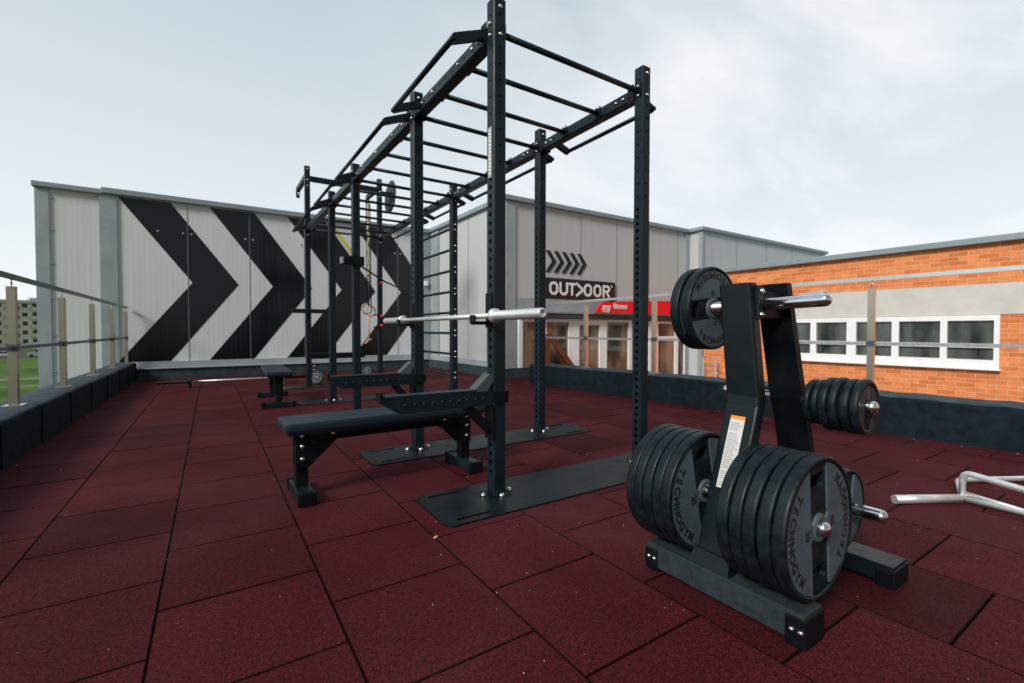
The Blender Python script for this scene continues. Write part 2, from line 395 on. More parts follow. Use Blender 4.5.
# rubber tiles, strips along Y, every second strip shifted
def build_floor():
    bm = BM(); P = .503; X0 = -2.029; rnd = random.Random(3); tones = []
    fl = bm.loops.layers.color.new('tone')
    gx = .0013; gy = .0022; bv = .0036
    for i in range(-2, 13):
        x0 = X0+P*i; x1 = x0+P
        off = .177 if i % 2 else .177+.235
        for j in range(-13, 18):
            y0 = off+P*.997*j; y1 = y0+P*.997
            xa, xb, ya, yb = max(x0, -2.56), min(x1, 4.05), max(y0, -5.9), min(y1, 9.05)
            if xb-xa < .02 or yb-ya < .02: continue
            xa += gx; xb -= gx; ya += gy; yb -= gy
            dz = rnd.uniform(-.0008, .0008); t = max(.82, min(1.2, rnd.gauss(1, .09)))
            tx, ty = rnd.uniform(-.0018, .0018), rnd.uniform(-.0018, .0018)
            cx, cy = (xa+xb)/2, (ya+yb)/2
            def V(x, y, z): return bm.verts.new((x, y, z+dz+(x-cx)*tx+(y-cy)*ty))
            lo = [V(xa, ya, -.03), V(xb, ya, -.03), V(xb, yb, -.03), V(xa, yb, -.03)]
            md = [V(xa, ya, -bv), V(xb, ya, -bv), V(xb, yb, -bv), V(xa, yb, -bv)]
            m2 = [V(xa+bv*.3, ya+bv*.3, -bv*.3), V(xb-bv*.3, ya+bv*.3, -bv*.3), V(xb-bv*.3, yb-bv*.3, -bv*.3), V(xa+bv*.3, yb-bv*.3, -bv*.3)]
            up = [V(xa+bv, ya+bv, 0), V(xb-bv, ya+bv, 0), V(xb-bv, yb-bv, 0), V(xa+bv, yb-bv, 0)]
            fs = [bm.faces.new(up)]
            for A, B in ((lo, md), (md, m2), (m2, up)):
                for k in range(4): fs.append(bm.faces.new((A[k], A[(k+1) % 4], B[(k+1) % 4], B[k])))
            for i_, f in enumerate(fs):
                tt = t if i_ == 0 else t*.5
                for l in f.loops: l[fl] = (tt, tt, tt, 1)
    return struct('floor', bm, 'floor')
build_floor()

# ------------------------------------------------------------------ parapets
def parapet(name, label, pts, th, z, jointsN, side):
    """pts: inner line from a to b; the body lies to `side` (+1 right / -1 left) of a->b"""
    t = thing(name, label, 'parapet', (0, 0, 0))
    a, b = Vector((*pts[0], 0)), Vector((*pts[1], 0)); d = (b-a).normalized(); n = Vector((d.y, -d.x, 0))*side
    L = (b-a).length
    sec = [(0, -.05), (0, z-.035), (.008, z-.012), (.03, z), (th-.03, z+.006), (th-.008, z-.008), (th, z-.03), (th, -.05)]
    bm = BM(); N = int(L/.12); rows = []; rnd = random.Random(5)
    wob = [(rnd.uniform(-.004, .004), rnd.uniform(-.006, .006)) for _ in range(N+1)]
    for i in range(N+1):
        p = a+d*(L*i/N); joint = any(abs(L*i/N-j) < L/N*.5 for j in jointsN)
        rows.append([bm.verts.new(p+n*(s+(wob[i][0] if k < 2 else 0)+(.006 if joint and k < 3 else 0))+Vector((0, 0, h+(wob[i][1] if 1 < k < 6 else 0)))) for k, (s, h) in enumerate(sec)])
    fs = []
    for i in range(N):
        for k in range(len(sec)-1):
            f = bm.faces.new((rows[i][k], rows[i+1][k], rows[i+1][k+1], rows[i][k+1])); fs.append(f); f.smooth = True
    fs.append(bm.faces.new(rows[0])); fs.append(bm.faces.new(rows[-1][::-1]))
    bmesh.ops.recalc_face_normals(bm, faces=fs)
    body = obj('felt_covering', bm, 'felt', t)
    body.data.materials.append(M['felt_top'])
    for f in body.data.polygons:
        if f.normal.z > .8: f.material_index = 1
    bm = BM()                                              # overlapping felt seams
    for j in jointsN:
        p = a+d*j
        for off in (0,):
            prism(bm, [p-n*.004+Vector((0, 0, 0)), p-n*.004+d*.09, p-n*.004+d*.09+Vector((0, 0, z-.02)), p-n*.004+Vector((0, 0, z-.02))], n*.006)
    obj('felt_seam', bm, 'felt', t)
    return t
parapet('roof_parapet', 'low dark felt covered parapet along the left side of the terrace, above the lawn', ((-2.55, -5.9), (-2.55, 9.0)), .33, .33,
        [7.1, 8.1, 9.0, 9.95, 10.9, 11.9, 12.9, 13.8], -1)
a0, a1 = (3.74-.088*4.4, 4.4), (3.74+.088*5.9, -5.9)
parapet('roof_parapet', 'low dark felt covered parapet along the right side, in front of the brick building', (a0, a1), .33, .355,
        [.9, 1.9, 2.9, 3.9, 4.95, 5.95, 7., 8.1], -1)
# kerb flashing at the foot of the grey walls
t = thing('wall_kerb', 'blue grey metal and felt kerb running along the foot of the grey panel walls', 'kerb')
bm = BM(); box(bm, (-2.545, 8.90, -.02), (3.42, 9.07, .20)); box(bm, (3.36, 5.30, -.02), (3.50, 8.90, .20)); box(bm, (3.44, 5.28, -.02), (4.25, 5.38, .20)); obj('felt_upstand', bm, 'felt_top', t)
bm = BM(); box(bm, (-2.545, 8.87, .20), (3.36, 9.09, .215)); box(bm, (-2.545, 9.055, .215), (3.45, 9.09, .33), .0)
box(bm, (3.34, 5.27, .20), (3.49, 8.87, .215)); box(bm, (3.455, 5.36, .216), (3.49, 9.05, .30)); obj('metal_flashing', bm, 'trim', t)

# ------------------------------------------------------------------ railings
def railing(label, posts, zb, zt, zmid, zrail, dirv, ext0, ext1, rail_mat, mid_h=.03, rise=0.):
    t = thing('guard_rail', label, 'railing')
    d = Vector(dirv).normalized(); n = Vector((-d.y, d.x, 0))
    for (x, y) in posts:
        p = Vector((x, y, 0))
        ps = BM()
        def ob_(bm_, c, h0, h1, l, w):
            q = [c-d*l-n*w, c+d*l-n*w, c+d*l+n*w, c-d*l+n*w]; prism(bm_, [v+Vector((0, 0, h0)) for v in q], (0, 0, h1-h0))
        ob_(ps, p, zb, zt, .026, .026)
        po = obj('post', ps, 'brushed', t)
        rr_z = zrail-.015+rise*max(0, (p-Vector((*posts[0], 0))).length)/8.9
        bm = BM(); tube(bm, [p+Vector((0, 0, zt)), p+Vector((0, 0, rr_z))], .006, 8); obj('pin', bm, 'brushed', po)
        bm = BM(); ob_(bm, p, zb-.02, zb+.008, .065, .06); obj('foot_plate', bm, 'brushed', po)
        bm = BM(); ob_(bm, p-n*.0, zmid-.028, zmid+.028, .031, .031); obj('clamp', bm, 'rail_metal', po)
    A = Vector((*posts[0], 0))+d*ext0; B = Vector((*posts[-1], 0))+d*ext1
    bm = BM(); q = n*.024
    prism(bm, [A-q+Vector((0, 0, zrail-.02)), A+q+Vector((0, 0, zrail-.02)), A+q+Vector((0, 0, zrail+.014)), A-q+Vector((0, 0, zrail+.014))], B-A+Vector((0, 0, rise)))
    obj('handrail', bm, rail_mat, t)
    bm = BM(); q = n*.012
    prism(bm, [A-q+Vector((0, 0, zmid-mid_h/2)), A+q+Vector((0, 0, zmid-mid_h/2)), A+q+Vector((0, 0, zmid+mid_h/2)), A-q+Vector((0, 0, zmid+mid_h/2))], B-A)
    obj('mid_rail', bm, rail_mat, t)
    return t
railing('stainless guard rail on the left parapet with square posts and dark handrail', [(-2.69, y) for y in (.05, 1.53, 3.02, 4.5, 5.98, 7.45, 8.92)],
        .335, 1.29, .80, 1.372, (0, 1, 0), -1.5, .12, 'rail_metal')
dr = Vector((.088, -1, 0)).normalized()
railing('stainless guard rail on the right parapet with widely spaced posts and bright handrail',
        [(3.87-.088*y, y) for y in (4.35, 3.2, 1.953, .75, -.44, -1.7, -2.95)], .36, 1.345, .822, 1.40, dr, -.1, 1.3, 'worn_chrome', rise=.068)

# ------------------------------------------------------------------ grey panel hall
hall = thing('industrial_hall', 'grey sandwich panel hall with large black chevrons facing the terrace', 'building')
ZT = 3.47
bm = BM(); box(bm, (-3.89, 9.1, -5.5), (-3.035, 24, ZT-.02)); box(bm, (-3.03, 9.085, -5.5), (3.6, 24, ZT)); obj('wall', bm, 'panel', hall)
bm = BM(); box(bm, (3.5, 5.4, -5.5), (9.17, 23.9, ZT+.02)); w2 = obj('wall', bm, 'panel_dim', hall)
bm = BM(); box(bm, (9.17, 5.0, -5.5), (15.9, 23.8, ZT+.03)); w3 = obj('wall', bm, 'panel_dim', hall)
bm = BM()
box(bm, (-3.94, 9.02, ZT-.02), (-3.0, 9.3, ZT+.07), .01); box(bm, (-3.02, 9.0, ZT+.0), (3.42, 9.3, ZT+.105), .01)
box(bm, (3.42, 5.32, ZT+.02), (3.7, 9.3, ZT+.115), .01); box(bm, (3.705, 5.32, ZT+.021), (9.10, 5.6, ZT+.113), .01)
box(bm, (9.09, 4.93, ZT+.03), (9.4, 5.7, ZT+.12), .01); box(bm, (9.405, 4.93, ZT+.031), (15.95, 5.2, ZT+.118), .01)
obj('coping', bm, 'coping', hall)
bm = BM()
box(bm, (-3.91, 9.07, -5.5), (-3.73, 9.11, ZT-.03)); box(bm, (-3.06, 9.055, -5.5), (-2.81, 9.09, ZT-.01))
box(bm, (3.2, 9.06, .2), (3.46, 9.09, ZT-.01)); box(bm, (3.465, 8.55, .2), (3.495, 9.05, ZT))
box(bm, (3.47, 5.37, -.1), (3.70, 5.395, ZT+.01)); box(bm, (3.472, 5.396, -.1), (3.498, 5.62, ZT+.01))
box(bm, (9.0, 5.36, -5.5), (9.16, 5.40, ZT)); box(bm, (9.15, 4.975, -5.5), (9.24, 4.998, ZT+.01)); box(bm, (9.145, 5.0, -5.5), (9.168, 5.09, ZT+.01))
obj('corner_trim', bm, 'trim', hall)
bm = BM()   # dark vertical joints between the panels
for x in (-3.75, -1.73, -.65, .43, 1.51, 2.6): box(bm, (x-.005, 9.0795, .33 if x > -2.6 else -5), (x+.005, 9.083, ZT-.005))
for x in (5.42, 6.52, 7.62, 8.72): box(bm, (x-.006, 5.393, 1.35), (x+.006, 5.399, ZT))
for y in (6.15, 7.0, 7.9): box(bm, (3.493, y-.006, .3), (3.499, y+.006, ZT))
for x in (10.7, 12.2, 13.7): box(bm, (x-.006, 4.993, 1), (x+.006, 4.999, ZT))
obj('panel_joint', bm, 'joint', hall)
# chevrons painted on the wall, each a part
x_t, x_i = -2.80, -1.66
for k in range(4):
    dx = 1.445*k; bm = BM(); w = .80
    top, tip, bot = 3.455, 1.90, .335
    P = [(x_t+dx, top), (x_t+dx+w, top), (x_i+dx+w, tip), (x_t+dx+w-.03, bot), (x_t+dx-.03, bot), (x_i+dx, tip)]
    shape2d(bm, [P], .003, FY((0, 9.084, 0)))
    obj('chevron_marking', bm, 'panel_black', hall)
bm = BM(); shape2d(bm, [[(.86+.06, 3.455), (.96+.06, 3.455), (1.58, 2.70), (1.50, 2.70)]], .004, FY((0, 9.0795, 0))); obj('yellow_stripe', bm, 'yellow', hall)
bm = BM()
for x in (-2.20, -1.80, -1.66, -.72, -.58, .36, .50, 1.44, 1.58, 2.53, 2.67):
    lathe(bm, [(0, .012), (.014, .010), (.02, 0)], (x, 9.078, 2.87), seg=10)
for z in (3.28, 2.72, 2.12, 1.5, .85, .2): lathe(bm, [(0, .012), (.014, .010), (.02, 0)], (-3.70, 9.09, z), seg=10)
obj('rivet', bm, 'trim', hall)
bm = BM(); box(bm, (3.28, 8.98, 2.10), (3.38, 9.055, 2.22), .015); obj('outdoor_lamp', bm, 'white_frame', hall)
# five small chevrons and the OUTDOOR board
for k in range(5):
    bm = BM(); x = 4.46+.213*k; w = .105
    shape2d(bm, [[(x, 2.61), (x+w, 2.61), (x+w+.175, 2.39), (x+w-.01, 2.16), (x-.01, 2.16), (x+.165, 2.39)]], .003, FY((0, 5.388, 0)))
    obj('small_chevron', bm, 'panel_black', hall)
sign = thing('lettering_board', 'black board with white block letters reading OUTDOOR on the grey wall', 'sign', (5.41, 5.39, 1.83))
bm = BM(); box(bm, (-1.03, -.03, -.215), (1.03, -.002, .215), .004); obj('board', bm, 'panel_black', sign)
def stroke(bm, pts, w, mp, depth=.004, closed=False):
    n = len(pts); P = [Vector(p) for p in pts]; L, Rr = [], []
    for i in range(n):
        a = P[i-1] if (closed or i) else None; c = P[(i+1) % n] if (closed or i < n-1) else None; b = P[i]
        d1 = (b-a).normalized() if a is not None else (c-b).normalized()
        d2 = (c-b).normalized() if c is not None else d1
        n1 = Vector((-d1.y, d1.x)); n2 = Vector((-d2.y, d2.x)); mm = (n1+n2)
        mm = mm.normalized(); s = w/2/max(.35, mm.dot(n1))
        L.append(b+mm*s); Rr.append(b-mm*s)
    if closed: shape2d(bm, [[tuple(v) for v in L], [tuple(v) for v in Rr]], depth, mp)
    else: shape2d(bm, [[tuple(v) for v in L+Rr[::-1]]], depth, mp)
def glyph(bm, ch, cx, w, h, mp):
    s = .054; c = .05; x0, x1, y0, y1 = cx-w/2+s/2, cx+w/2-s/2, -h/2+s/2, h/2-s/2
    if ch == 'O': stroke(bm, [(x0+c, y0), (x1-c, y0), (x1, y0+c), (x1, y1-c), (x1-c, y1), (x0+c, y1), (x0, y1-c), (x0, y0+c)], s, mp, closed=True)
    if ch == 'U': stroke(bm, [(x0, y1+s/2), (x0, y0+c), (x0+c, y0), (x1-c, y0), (x1, y0+c), (x1, y1+s/2)], s, mp)
    if ch == 'T':
        stroke(bm, [(x0-s/2, y1), (x1+s/2, y1)], s, mp); stroke(bm, [(cx, y1-s/2), (cx, y0-s/2)], s, mp)
    if ch == '>': stroke(bm, [(x0-.03, y1+s/2), (x1, 0), (x0-.03, y0-s/2)], s, mp)
    if ch == 'R':
        stroke(bm, [(x0, y0-s/2), (x0, y1+s/2)], s, mp)
        stroke(bm, [(x0+s/2+.001, y1), (x1-c, y1), (x1, y1-c), (x1, .045), (x1-c, -.005), (x0+s/2+.001, -.005)], s, mp)
        stroke(bm, [(cx+.01, -.033), (x1, y0-s/2)], s, mp)
for ch, cx, w in (('O', 4.645, .235), ('U', 4.915, .235), ('T', 5.145, .20), ('>', 5.375, .22), ('O', 5.60, .235), ('O', 5.885, .235), ('R', 6.165, .235)):
    bm = BM(); glyph(bm, ch, cx-5.41, w, .275, FY((0, -.0305, 0))); obj('letter', bm, 'white_ink', sign)
bm = BM(); shape2d(bm, [circle(.025, .915, .12, 14), circle(.013, .915, .12, 14)], .003, FY((0, -.0305, 0))); obj('small_mark', bm, 'white_ink', sign)

# canopy band, red sign, glazed entrance below
bm = BM(); box(bm, (3.75, 5.22, 1.20), (9.0, 5.398, 1.30), .005); obj('canopy_edge', bm, 'trim_dark', hall)
bm = BM(); box(bm, (3.75, 5.20, 1.30), (9.0, 5.398, 1.335)); obj('canopy', bm, 'coping', hall)
bm = BM(); box(bm, (3.75, 5.37, 1.336), (9.0, 5.392, 1.60)); obj('canopy_wall', bm, 'trim', hall)
rs = thing('red_sign', 'slanted red fascia sign with white lettering my fitness above the entrance', 'sign', (7.2, 5.19, 1.44))
bm = BM(); shape2d(bm, [[(-1.58, -.10), (1.75, -.10), (1.75, .27), (-.7, .17), (-1.36, .125)]], .05, FY((0, 0, 0))); obj('panel', bm, 'red', rs)
bm = BM(); text2d(bm, 'my', .21, .004, FY((-1.25, -.052, .02)), .006); obj('lettering', bm, 'white_ink', rs); bm = BM(); stroke(bm, [(-1.27+.125*math.cos(R(a)), -.0+.085*math.sin(R(a))) for a in range(200, 340, 12)], .018, FY((0, -.052, 0)), .003); obj('swoosh', bm, 'white_ink', rs)
bm = BM(); text2d(bm, 'fitness', .17, .004, FY((-.82, -.052, .05)), .004); obj('lettering', bm, 'white_ink', rs)

ent = thing('glazed_entrance', 'white framed glass entrance doors under the red fascia sign', 'entrance', (0, 5.4, 0))
def door_frame(x0, x1, z0, z1, panes):
    """frame with rectangular openings"""
    bm = BM(); shape2d(bm, [[(x0, z0), (x1, z0), (x1, z1), (x0, z1)]]+[[(a, c), (b, c), (b, d), (a, d)] for a, b, c, d in panes], .06, FY((0, -.002, 0)))
    o = obj('door_frame', bm, 'white_frame', ent)
    for a, b, c, d in panes:
        bm = BM(); box(bm, (a-.0, -.03, c), (b, -.012, d)); obj('pane', bm, 'glass_brown_reflect', o)
door_frame(3.76, 5.30, -1.15, 1.19, [(3.85, 4.36, -1.0, 1.12), (4.45, 5.04, -1.0, 1.12)])
door_frame(5.305, 6.98, -1.15, 1.19, [(5.34, 5.94, -1.0, 1.065), (6.17, 6.87, -1.0, 1.135)])
door_frame(7.06, 7.50, -1.15, 1.19, [(7.12, 7.42, -1.0, 1.13)])
door_frame(7.57, 8.98, -1.15, 1.17, [(7.92, 8.58, .80, 1.12), (7.92, 8.58, -1.0, .74), (8.70, 8.95, .80, 1.12), (8.70, 8.95, -1.0, .74)])
tag(one('timber_brace', 'rust', None, lambda bm: (prism(bm, [(4.28, 5.12, .86), (4.38, 5.12, .92), (5.48, 5.12, -.30), (5.38, 5.12, -.36)], (0, .05, 0)), box(bm, (4.27, 5.16, -1.2), (4.40, 5.21, .8)))),
    'rust brown prop with a diagonal strut standing at the left end of the glass doors', 'prop')

# ------------------------------------------------------------------ brick building
bk = thing('brick_building', 'low orange brick building with a ribbon of white framed windows beyond the right parapet', 'building')
X = 9.25
W0, W1, Z0, Z1 = -.335, 3.08, .33, 1.205
bm = BM()
box(bm, (X, -22, -5.5), (X+.3, 4.98, Z0)); box(bm, (X, -22, Z0), (X+.3, W0, 1.21)); box(bm, (X, W1, Z0), (X+.3, 4.98, 1.21))
box(bm, (X, -22, 1.718), (X+.3, 4.98, 2.37)); box(bm, (X+.3, -22, -5.5), (X+14, 4.98, Z0)); box(bm, (X+.3, -22, 1.25), (X+14, 4.98, 2.37))
box(bm, (X, 3.6, 1.21), (X+.3, 4.98, 1.718))
obj('wall', bm, 'brick', bk)
bm = BM(); box(bm, (X-.012, -22, 1.212), (X+.29, 3.6, 1.716)); obj('lintel', bm, 'concrete', bk)
bm = BM(); box(bm, (X-.10, -22.1, 2.37), (X+14.1, 4.97, 2.475), .01); obj('roof_edge', bm, 'coping', bk)
wf = None
edges = [(-.27, .295), (.385, .96), (1.065, 1.63), (1.79, 2.34), (2.45, 2.98)]
bm = BM(); lo = [[(-a, c), (-b, c), (-b, d), (-a, d)] for a, b in edges for c, d in ((.47, .665), (.735, 1.115))]
shape2d(bm, [[(-W0, Z0), (-W1, Z0), (-W1, Z1), (-W0, Z1)]]+lo, .07, FX((X+.03, 0, 0)))
wf = obj('window_frame', bm, 'white_frame', bk)
for a, b in edges:
    for c, d in ((.47, .665), (.735, 1.115)):
        bm = BM(); box(bm, (X+.005, a, c), (X+.018, b, d)); obj('pane', bm, 'glass_dark', wf)
bm = BM(); box(bm, (X-.09, W0-.03, Z0-.025), (X+.02, W1+.03, Z0-.001)); obj('window_sill', bm, 'white_frame', bk)
ld = thing('steel_handrail', 'small galvanised stair railing standing at the far corner of the brick wall', 'railing', (9.0, 4.5, 0))
bm = BM()
for y in (.33, -.02): tube(bm, [(0, y, -1.2), (0, y, .30)], .02, 8)
for z in (.28, .10, -.10): tube(bm, [(0, .33, z), (0, -.10, z)], .014, 8)
obj('rails', bm, 'trim', ld)

# ------------------------------------------------------------------ far apartments, parked cars
ap = thing('apartment_block', 'pale five storey apartment block with brown balconies far beyond the lawn', 'building', (-45, 222, -5.5), R(22))
bm = BM(); box(bm, (-60, 0, 0), (12, 14, 15.6)); obj('wall', bm, 'cream', ap)
bm = BM(); box(bm, (-61, -1, 15.6), (13, 15, 16.5)); obj('roof', bm, 'pale', ap)
bm = BM()
for x in range(-58, 10, 10): box(bm, (x, 3, 16.5), (x+3, 8, 17.6))
obj('roof_hatch', bm, 'car_grey', ap)
for i, x in enumerate(range(-56, 10, 6)):
    for fl in range(5):
        z = 1.2+fl*3.0
        bm = BM(); box(bm, (x, -1.0, z), (x+3.0, -.05, z+1.05)); bal = obj('balcony', bm, 'brown' if i % 2 else 'balcony_white', ap)
        bm = BM(); box(bm, (x+.2, -.08, z+1.1), (x+2.8, -.02, z+2.3)); obj('pane', bm, 'glass_far', bal)
        bm = BM(); box(bm, (x+3.8, -.06, z+.8), (x+5.0, -.02, z+2.1)); obj('window', bm, 'brown' if (i+fl) % 3 == 0 else 'glass_far', ap)
def car(label, loc, rz, paint, van=False):
    t = thing('parked_car', label, 'car', loc, rz, 'cars parked beyond the lawn')
    L = 4.9 if van else 4.3; H = 1.95 if van else 1.42
    prof = [(-L/2, .35), (-L/2, .85), (-L/2+.5, H*.52), (-L/2+1.1, H*.56), (-L/2+1.75, H), (L/2-.5, H), (L/2-.05, H*.6), (L/2, .35)] if van else \
           [(-L/2, .35), (-L/2, .75), (-L/2+1.0, .88), (-L/2+1.6, H-.05), (-.1, H), (.9, H-.06), (1.6, .95), (L/2, .88), (L/2, .35)]
    bm = BM(); prism(bm, [(x, -.85, z) for x, z in prof], (0, 1.7, 0)); obj('body', bm, paint, t)
    bm = BM()
    for y in (-.86, .852): box(bm, (-L/2+1.45, y, H*.62), (L/2-.9, y+.008, H*.92))
    obj('window', bm, 'glass_far', t)
    for x in (-L/2+.8, L/2-.8):
        for s in (-1, 1):
            bm = BM(); lathe(bm, [(0, .1), (.2, .1), (.33, .09), (.34, .0), (.33, -.1), (0, -.1)], (x, s*.8, .34), seg=20); obj('wheel', bm, 'tyre', t)
car('white hatchback parked by the road beyond the lawn, left of the grey van', (-42.8, 156, -5.47), R(12), 'car_white')
car('light grey van parked by the road beyond the lawn', (-35.6, 152.5, -5.47), R(12), 'car_grey', True)

# =================================================================== RIG
def perforated(H, faces, s=.08):
    """square tube 0..H along Z centred on the axis; faces: per side (-Y,+X,+Y,-X) a list of (z0, z1, pitch, r) zones with holes"""
    bm = BM(); h = s/2; ch = .006; w = h-ch
    for k in range(4):
        a = PI/2*k; ca, sa = math.cos(a), math.sin(a)
        def P(u, v, d): x, y = u, -(h-d); return bm.verts.new((x*ca-y*sa, x*sa+y*ca, v))
        cells = []; z = 0.
        for z0, z1, pitch, r in (faces[k] or []):
            if z0 > z+1e-6: cells.append((z, z0, 0))
            n = int((z1-z0)/pitch)
            for i in range(n): cells.append((z0+i*pitch, z0+(i+1)*pitch, r))
            z = z0+n*pitch
        if z < H-1e-6: cells.append((z, H, 0))
        for za, zb, r in cells:
            if not r:
                bm.faces.new((P(-w, za, 0), P(w, za, 0), P(w, zb, 0), P(-w, zb, 0))); continue
            zc = (za+zb)/2; hh = (zb-za)/2; N = 16; O = []; I = []; J = []
            for i in range(N):
                t = 2*PI*i/N; c, s_ = math.cos(t), math.sin(t); m = max(abs(c), abs(s_))
                O.append(P(c/m*w, zc+s_/m*hh, 0)); I.append(P(c*r, zc+s_*r, 0)); J.append(P(c*r, zc+s_*r, .004))
            for i in range(N):
                j = (i+1) % N; bm.faces.new((O[i], O[j], I[j], I[i])); bm.faces.new((I[i], I[j], J[j], J[i]))
        # corner chamfer
        x0, y0, x1, y1 = w, -h, h, -w
        def Q(x, y, z): return bm.verts.new((x*ca-y*sa, x*sa+y*ca, z))
        bm.faces.new((Q(x0, y0, 0), Q(x1, y1, 0), Q(x1, y1, H), Q(x0, y0, H)))
    capv = [(w, -h), (h, -w), (h, w), (w, h), (-w, h), (-h, w), (-h, -w), (-w, -h)]
    bm.faces.new([bm.verts.new((x, y, H)) for x, y in capv]); bm.faces.new([bm.verts.new((x, y, 0)) for x, y in capv][::-1])
    return bm
def mesh_of(bm, name, m):
    bmesh.ops.remove_doubles(bm, verts=bm.verts, dist=1e-5)
    me = bpy.data.meshes.new(name); bm.to_mesh(me); bm.free(); me.materials.append(M[m]); return me
HT = 2.78; W = 1.2; YS = [0, 1.2, 3.02, 4.22, 6.04]
small = .0072; big = .0132
fy = [(1.84, 2.74, .09, small)]; fx = [(.12, 1.82, .05, big), (1.84, 2.74, .09, small)]
def tall(f, H): return f+[(2.86, H-.05, .09, small)]
me_up = mesh_of(perforated(HT, [fy, fx, fy, fx]), 'upright', 'steel')
me_tall = mesh_of(perforated(3.65, [tall(fy, 3.65), tall(fx, 3.65), tall(fy, 3.65), tall(fx, 3.65)]), 'upright', 'steel')
bmb = BM(); lathe(bmb, [(0, .011), (.006, .0105), (.0105, .006), (.0115, 0)], axis=(0, 0, 1), seg=12); me_bolt = mesh_of(bmb, 'bolt', 'bolt')
def bolt(parent, loc, axis, s=1.):
    o = link('bolt', me_bolt, None, parent); o.location = loc; o.scale = (s, s, s)
    o.rotation_euler = Vector(axis).to_track_quat('Z', 'Y').to_euler(); return o
rig = thing('power_rig', 'tall black steel pull-up rig with monkey bars, uprights and wall ladder', 'exercise rig')
UP = {}
for side, x in ((-1, 0), (1, W)):
    for i, y in enumerate(YS):
        me = me_tall if i == 4 else me_up
        u = link('upright', me, None, rig); u.location = (x, y, 0); UP[(side, i)] = u
        bm = BM(); box(bm, (-.065, -.065, .006), (.065, .065, .014), .002); box(bm, (-.10, -.014, .006), (.10, .014, .012)); ft = obj('foot_plate', bm, 'steel_dark', u)
        if i < 4:
            for dx, dy in ((-.085, 0), (.085, 0), (0, -.06)): 
                b = bolt(u, (dx, dy, .013), (0, 0, 1), 1.45)
        if i in (0, 1):
            bolt(u, (-.0, -.0405, 2.735), (0, -1, 0)); bolt(u, (0, -.0405, 2.585), (0, -1, 0)); bolt(u, (-.0405, 0, 2.65), (-1, 0, 0)); bolt(u, (-.0405, 0, 2.585), (-1, 0, 0))
        elif i < 4:
            bolt(u, (-.0405, 0, 2.70), (-1, 0, 0)); bolt(u, (0, -.0405, 2.56), (0, -1, 0))
        else:
            for z in (3.60, 3.42, 3.33): bolt(u, (0, -.0405, z), (0, -1, 0), 1.2)
            bolt(u, (0, -.0405, 2.52), (0, -1, 0), 1.2)
# side beams with bracket plates, rungs, outer bars
ZB = 2.615
beam_mesh = {}
rung_list = [.4, .8, 1.655, 2.11, 2.565, 3.42, 3.82]
for b in range(4):
    y0, y1 = YS[b]+.041, YS[b+1]-.041; L = round(y1-y0, 3)
    if L not in beam_mesh:
        f = [(.05, L-.05, .09, small)]
        beam_mesh[L] = mesh_of(perforated(L, [None, f, None, f]), 'side_beam', 'steel')
    for side, x in ((-1, 0), (1, W)):
        o = link('side_beam', beam_mesh[L], None, rig); o.location = (x, y0, ZB); o.rotation_euler = (R(-90), 0, 0)
        for yy in ((.10, .17, L-.17, L-.10) if b < 2 else (L-.12,)):
            # bolts sit on the left face of each beam (local -X)
            bolt(o, (-.0405, 0, yy), (-1, 0, 0))
        if side < 0:
            for ry in rung_list:
                if y0 < ry < y1 and ry < 4.3: bolt(o, (-.0405, 0, ry-y0), (-1, 0, 0), .9)
        bm = BM()                                          # end brackets lapping the beam and the upright
        for (ya, yb) in ((y0-.002, y0+.055), (y1-.055, y1+.002)):
            box(bm, (x-.046, ya, ZB-.052), (x-.0405, yb, ZB+.066)); box(bm, (x+.0405, ya, ZB-.052), (x+.046, yb, ZB+.066))
        obj('beam_bracket', bm, 'steel_dark', rig)
        s = side; xo = x+s*.04; xe = x+(-.235 if s < 0 else .185); za, ze = ZB+.01, (2.54 if s < 0 else 2.575)
        ya, yb = y0+.035, y1-.125
        bm = BM()
        for yy in (ya, yb):
            prism(bm, [(xo, yy-.02, za-.026), (xo, yy+.02, za-.026), (xo, yy+.02, za+.026), (xo, yy-.02, za+.026)][:: 1], (xe-xo, 0, ze-za))
        obj('bar_bracket', bm, 'steel', rig)
        bm = BM(); tube(bm, [(xe, ya-.03, ze), (xe, yb+.03, ze)], .017, 16); obj('pull_up_bar', bm, 'steel', rig)
rung_y = []
for b in range(4):
    n = 3 if b % 2 == 0 else 4
    rung_y += [YS[b]+(YS[b+1]-YS[b])*k/n for k in range(n)]
rung_y.append(YS[4])
for i, y in enumerate(rung_y):
    bm = BM(); tube(bm, [(.041, y, ZB), (W-.041, y, ZB)], .0175, 16); rg = obj('rung', bm, 'steel', rig)
    bm = BM()
    for xx in (.041, W-.047): box(bm, (xx, y-.028, ZB-.036), (xx+.006, y+.028, ZB+.048))
    obj('rung_bracket', bm, 'steel_dark', rg)
    if i: bolt(rg, (W-.048, y-.012, ZB+.033), (-1, 0, 0), .9)
# wall ladder between the third and fourth right uprights
for z in (.38, .645, .91, 1.17, 1.435, 1.70, 1.965, 2.23):
    bm = BM(); tube(bm, [(W, YS[2]+.03, z), (W, YS[3]-.03, z)], .0165, 14); lr = obj('ladder_rung', bm, 'steel', rig)
    for dz in (.034, -.034): bolt(lr, (W, YS[2]-.0405, z+dz), (0, -1, 0), 1.15)
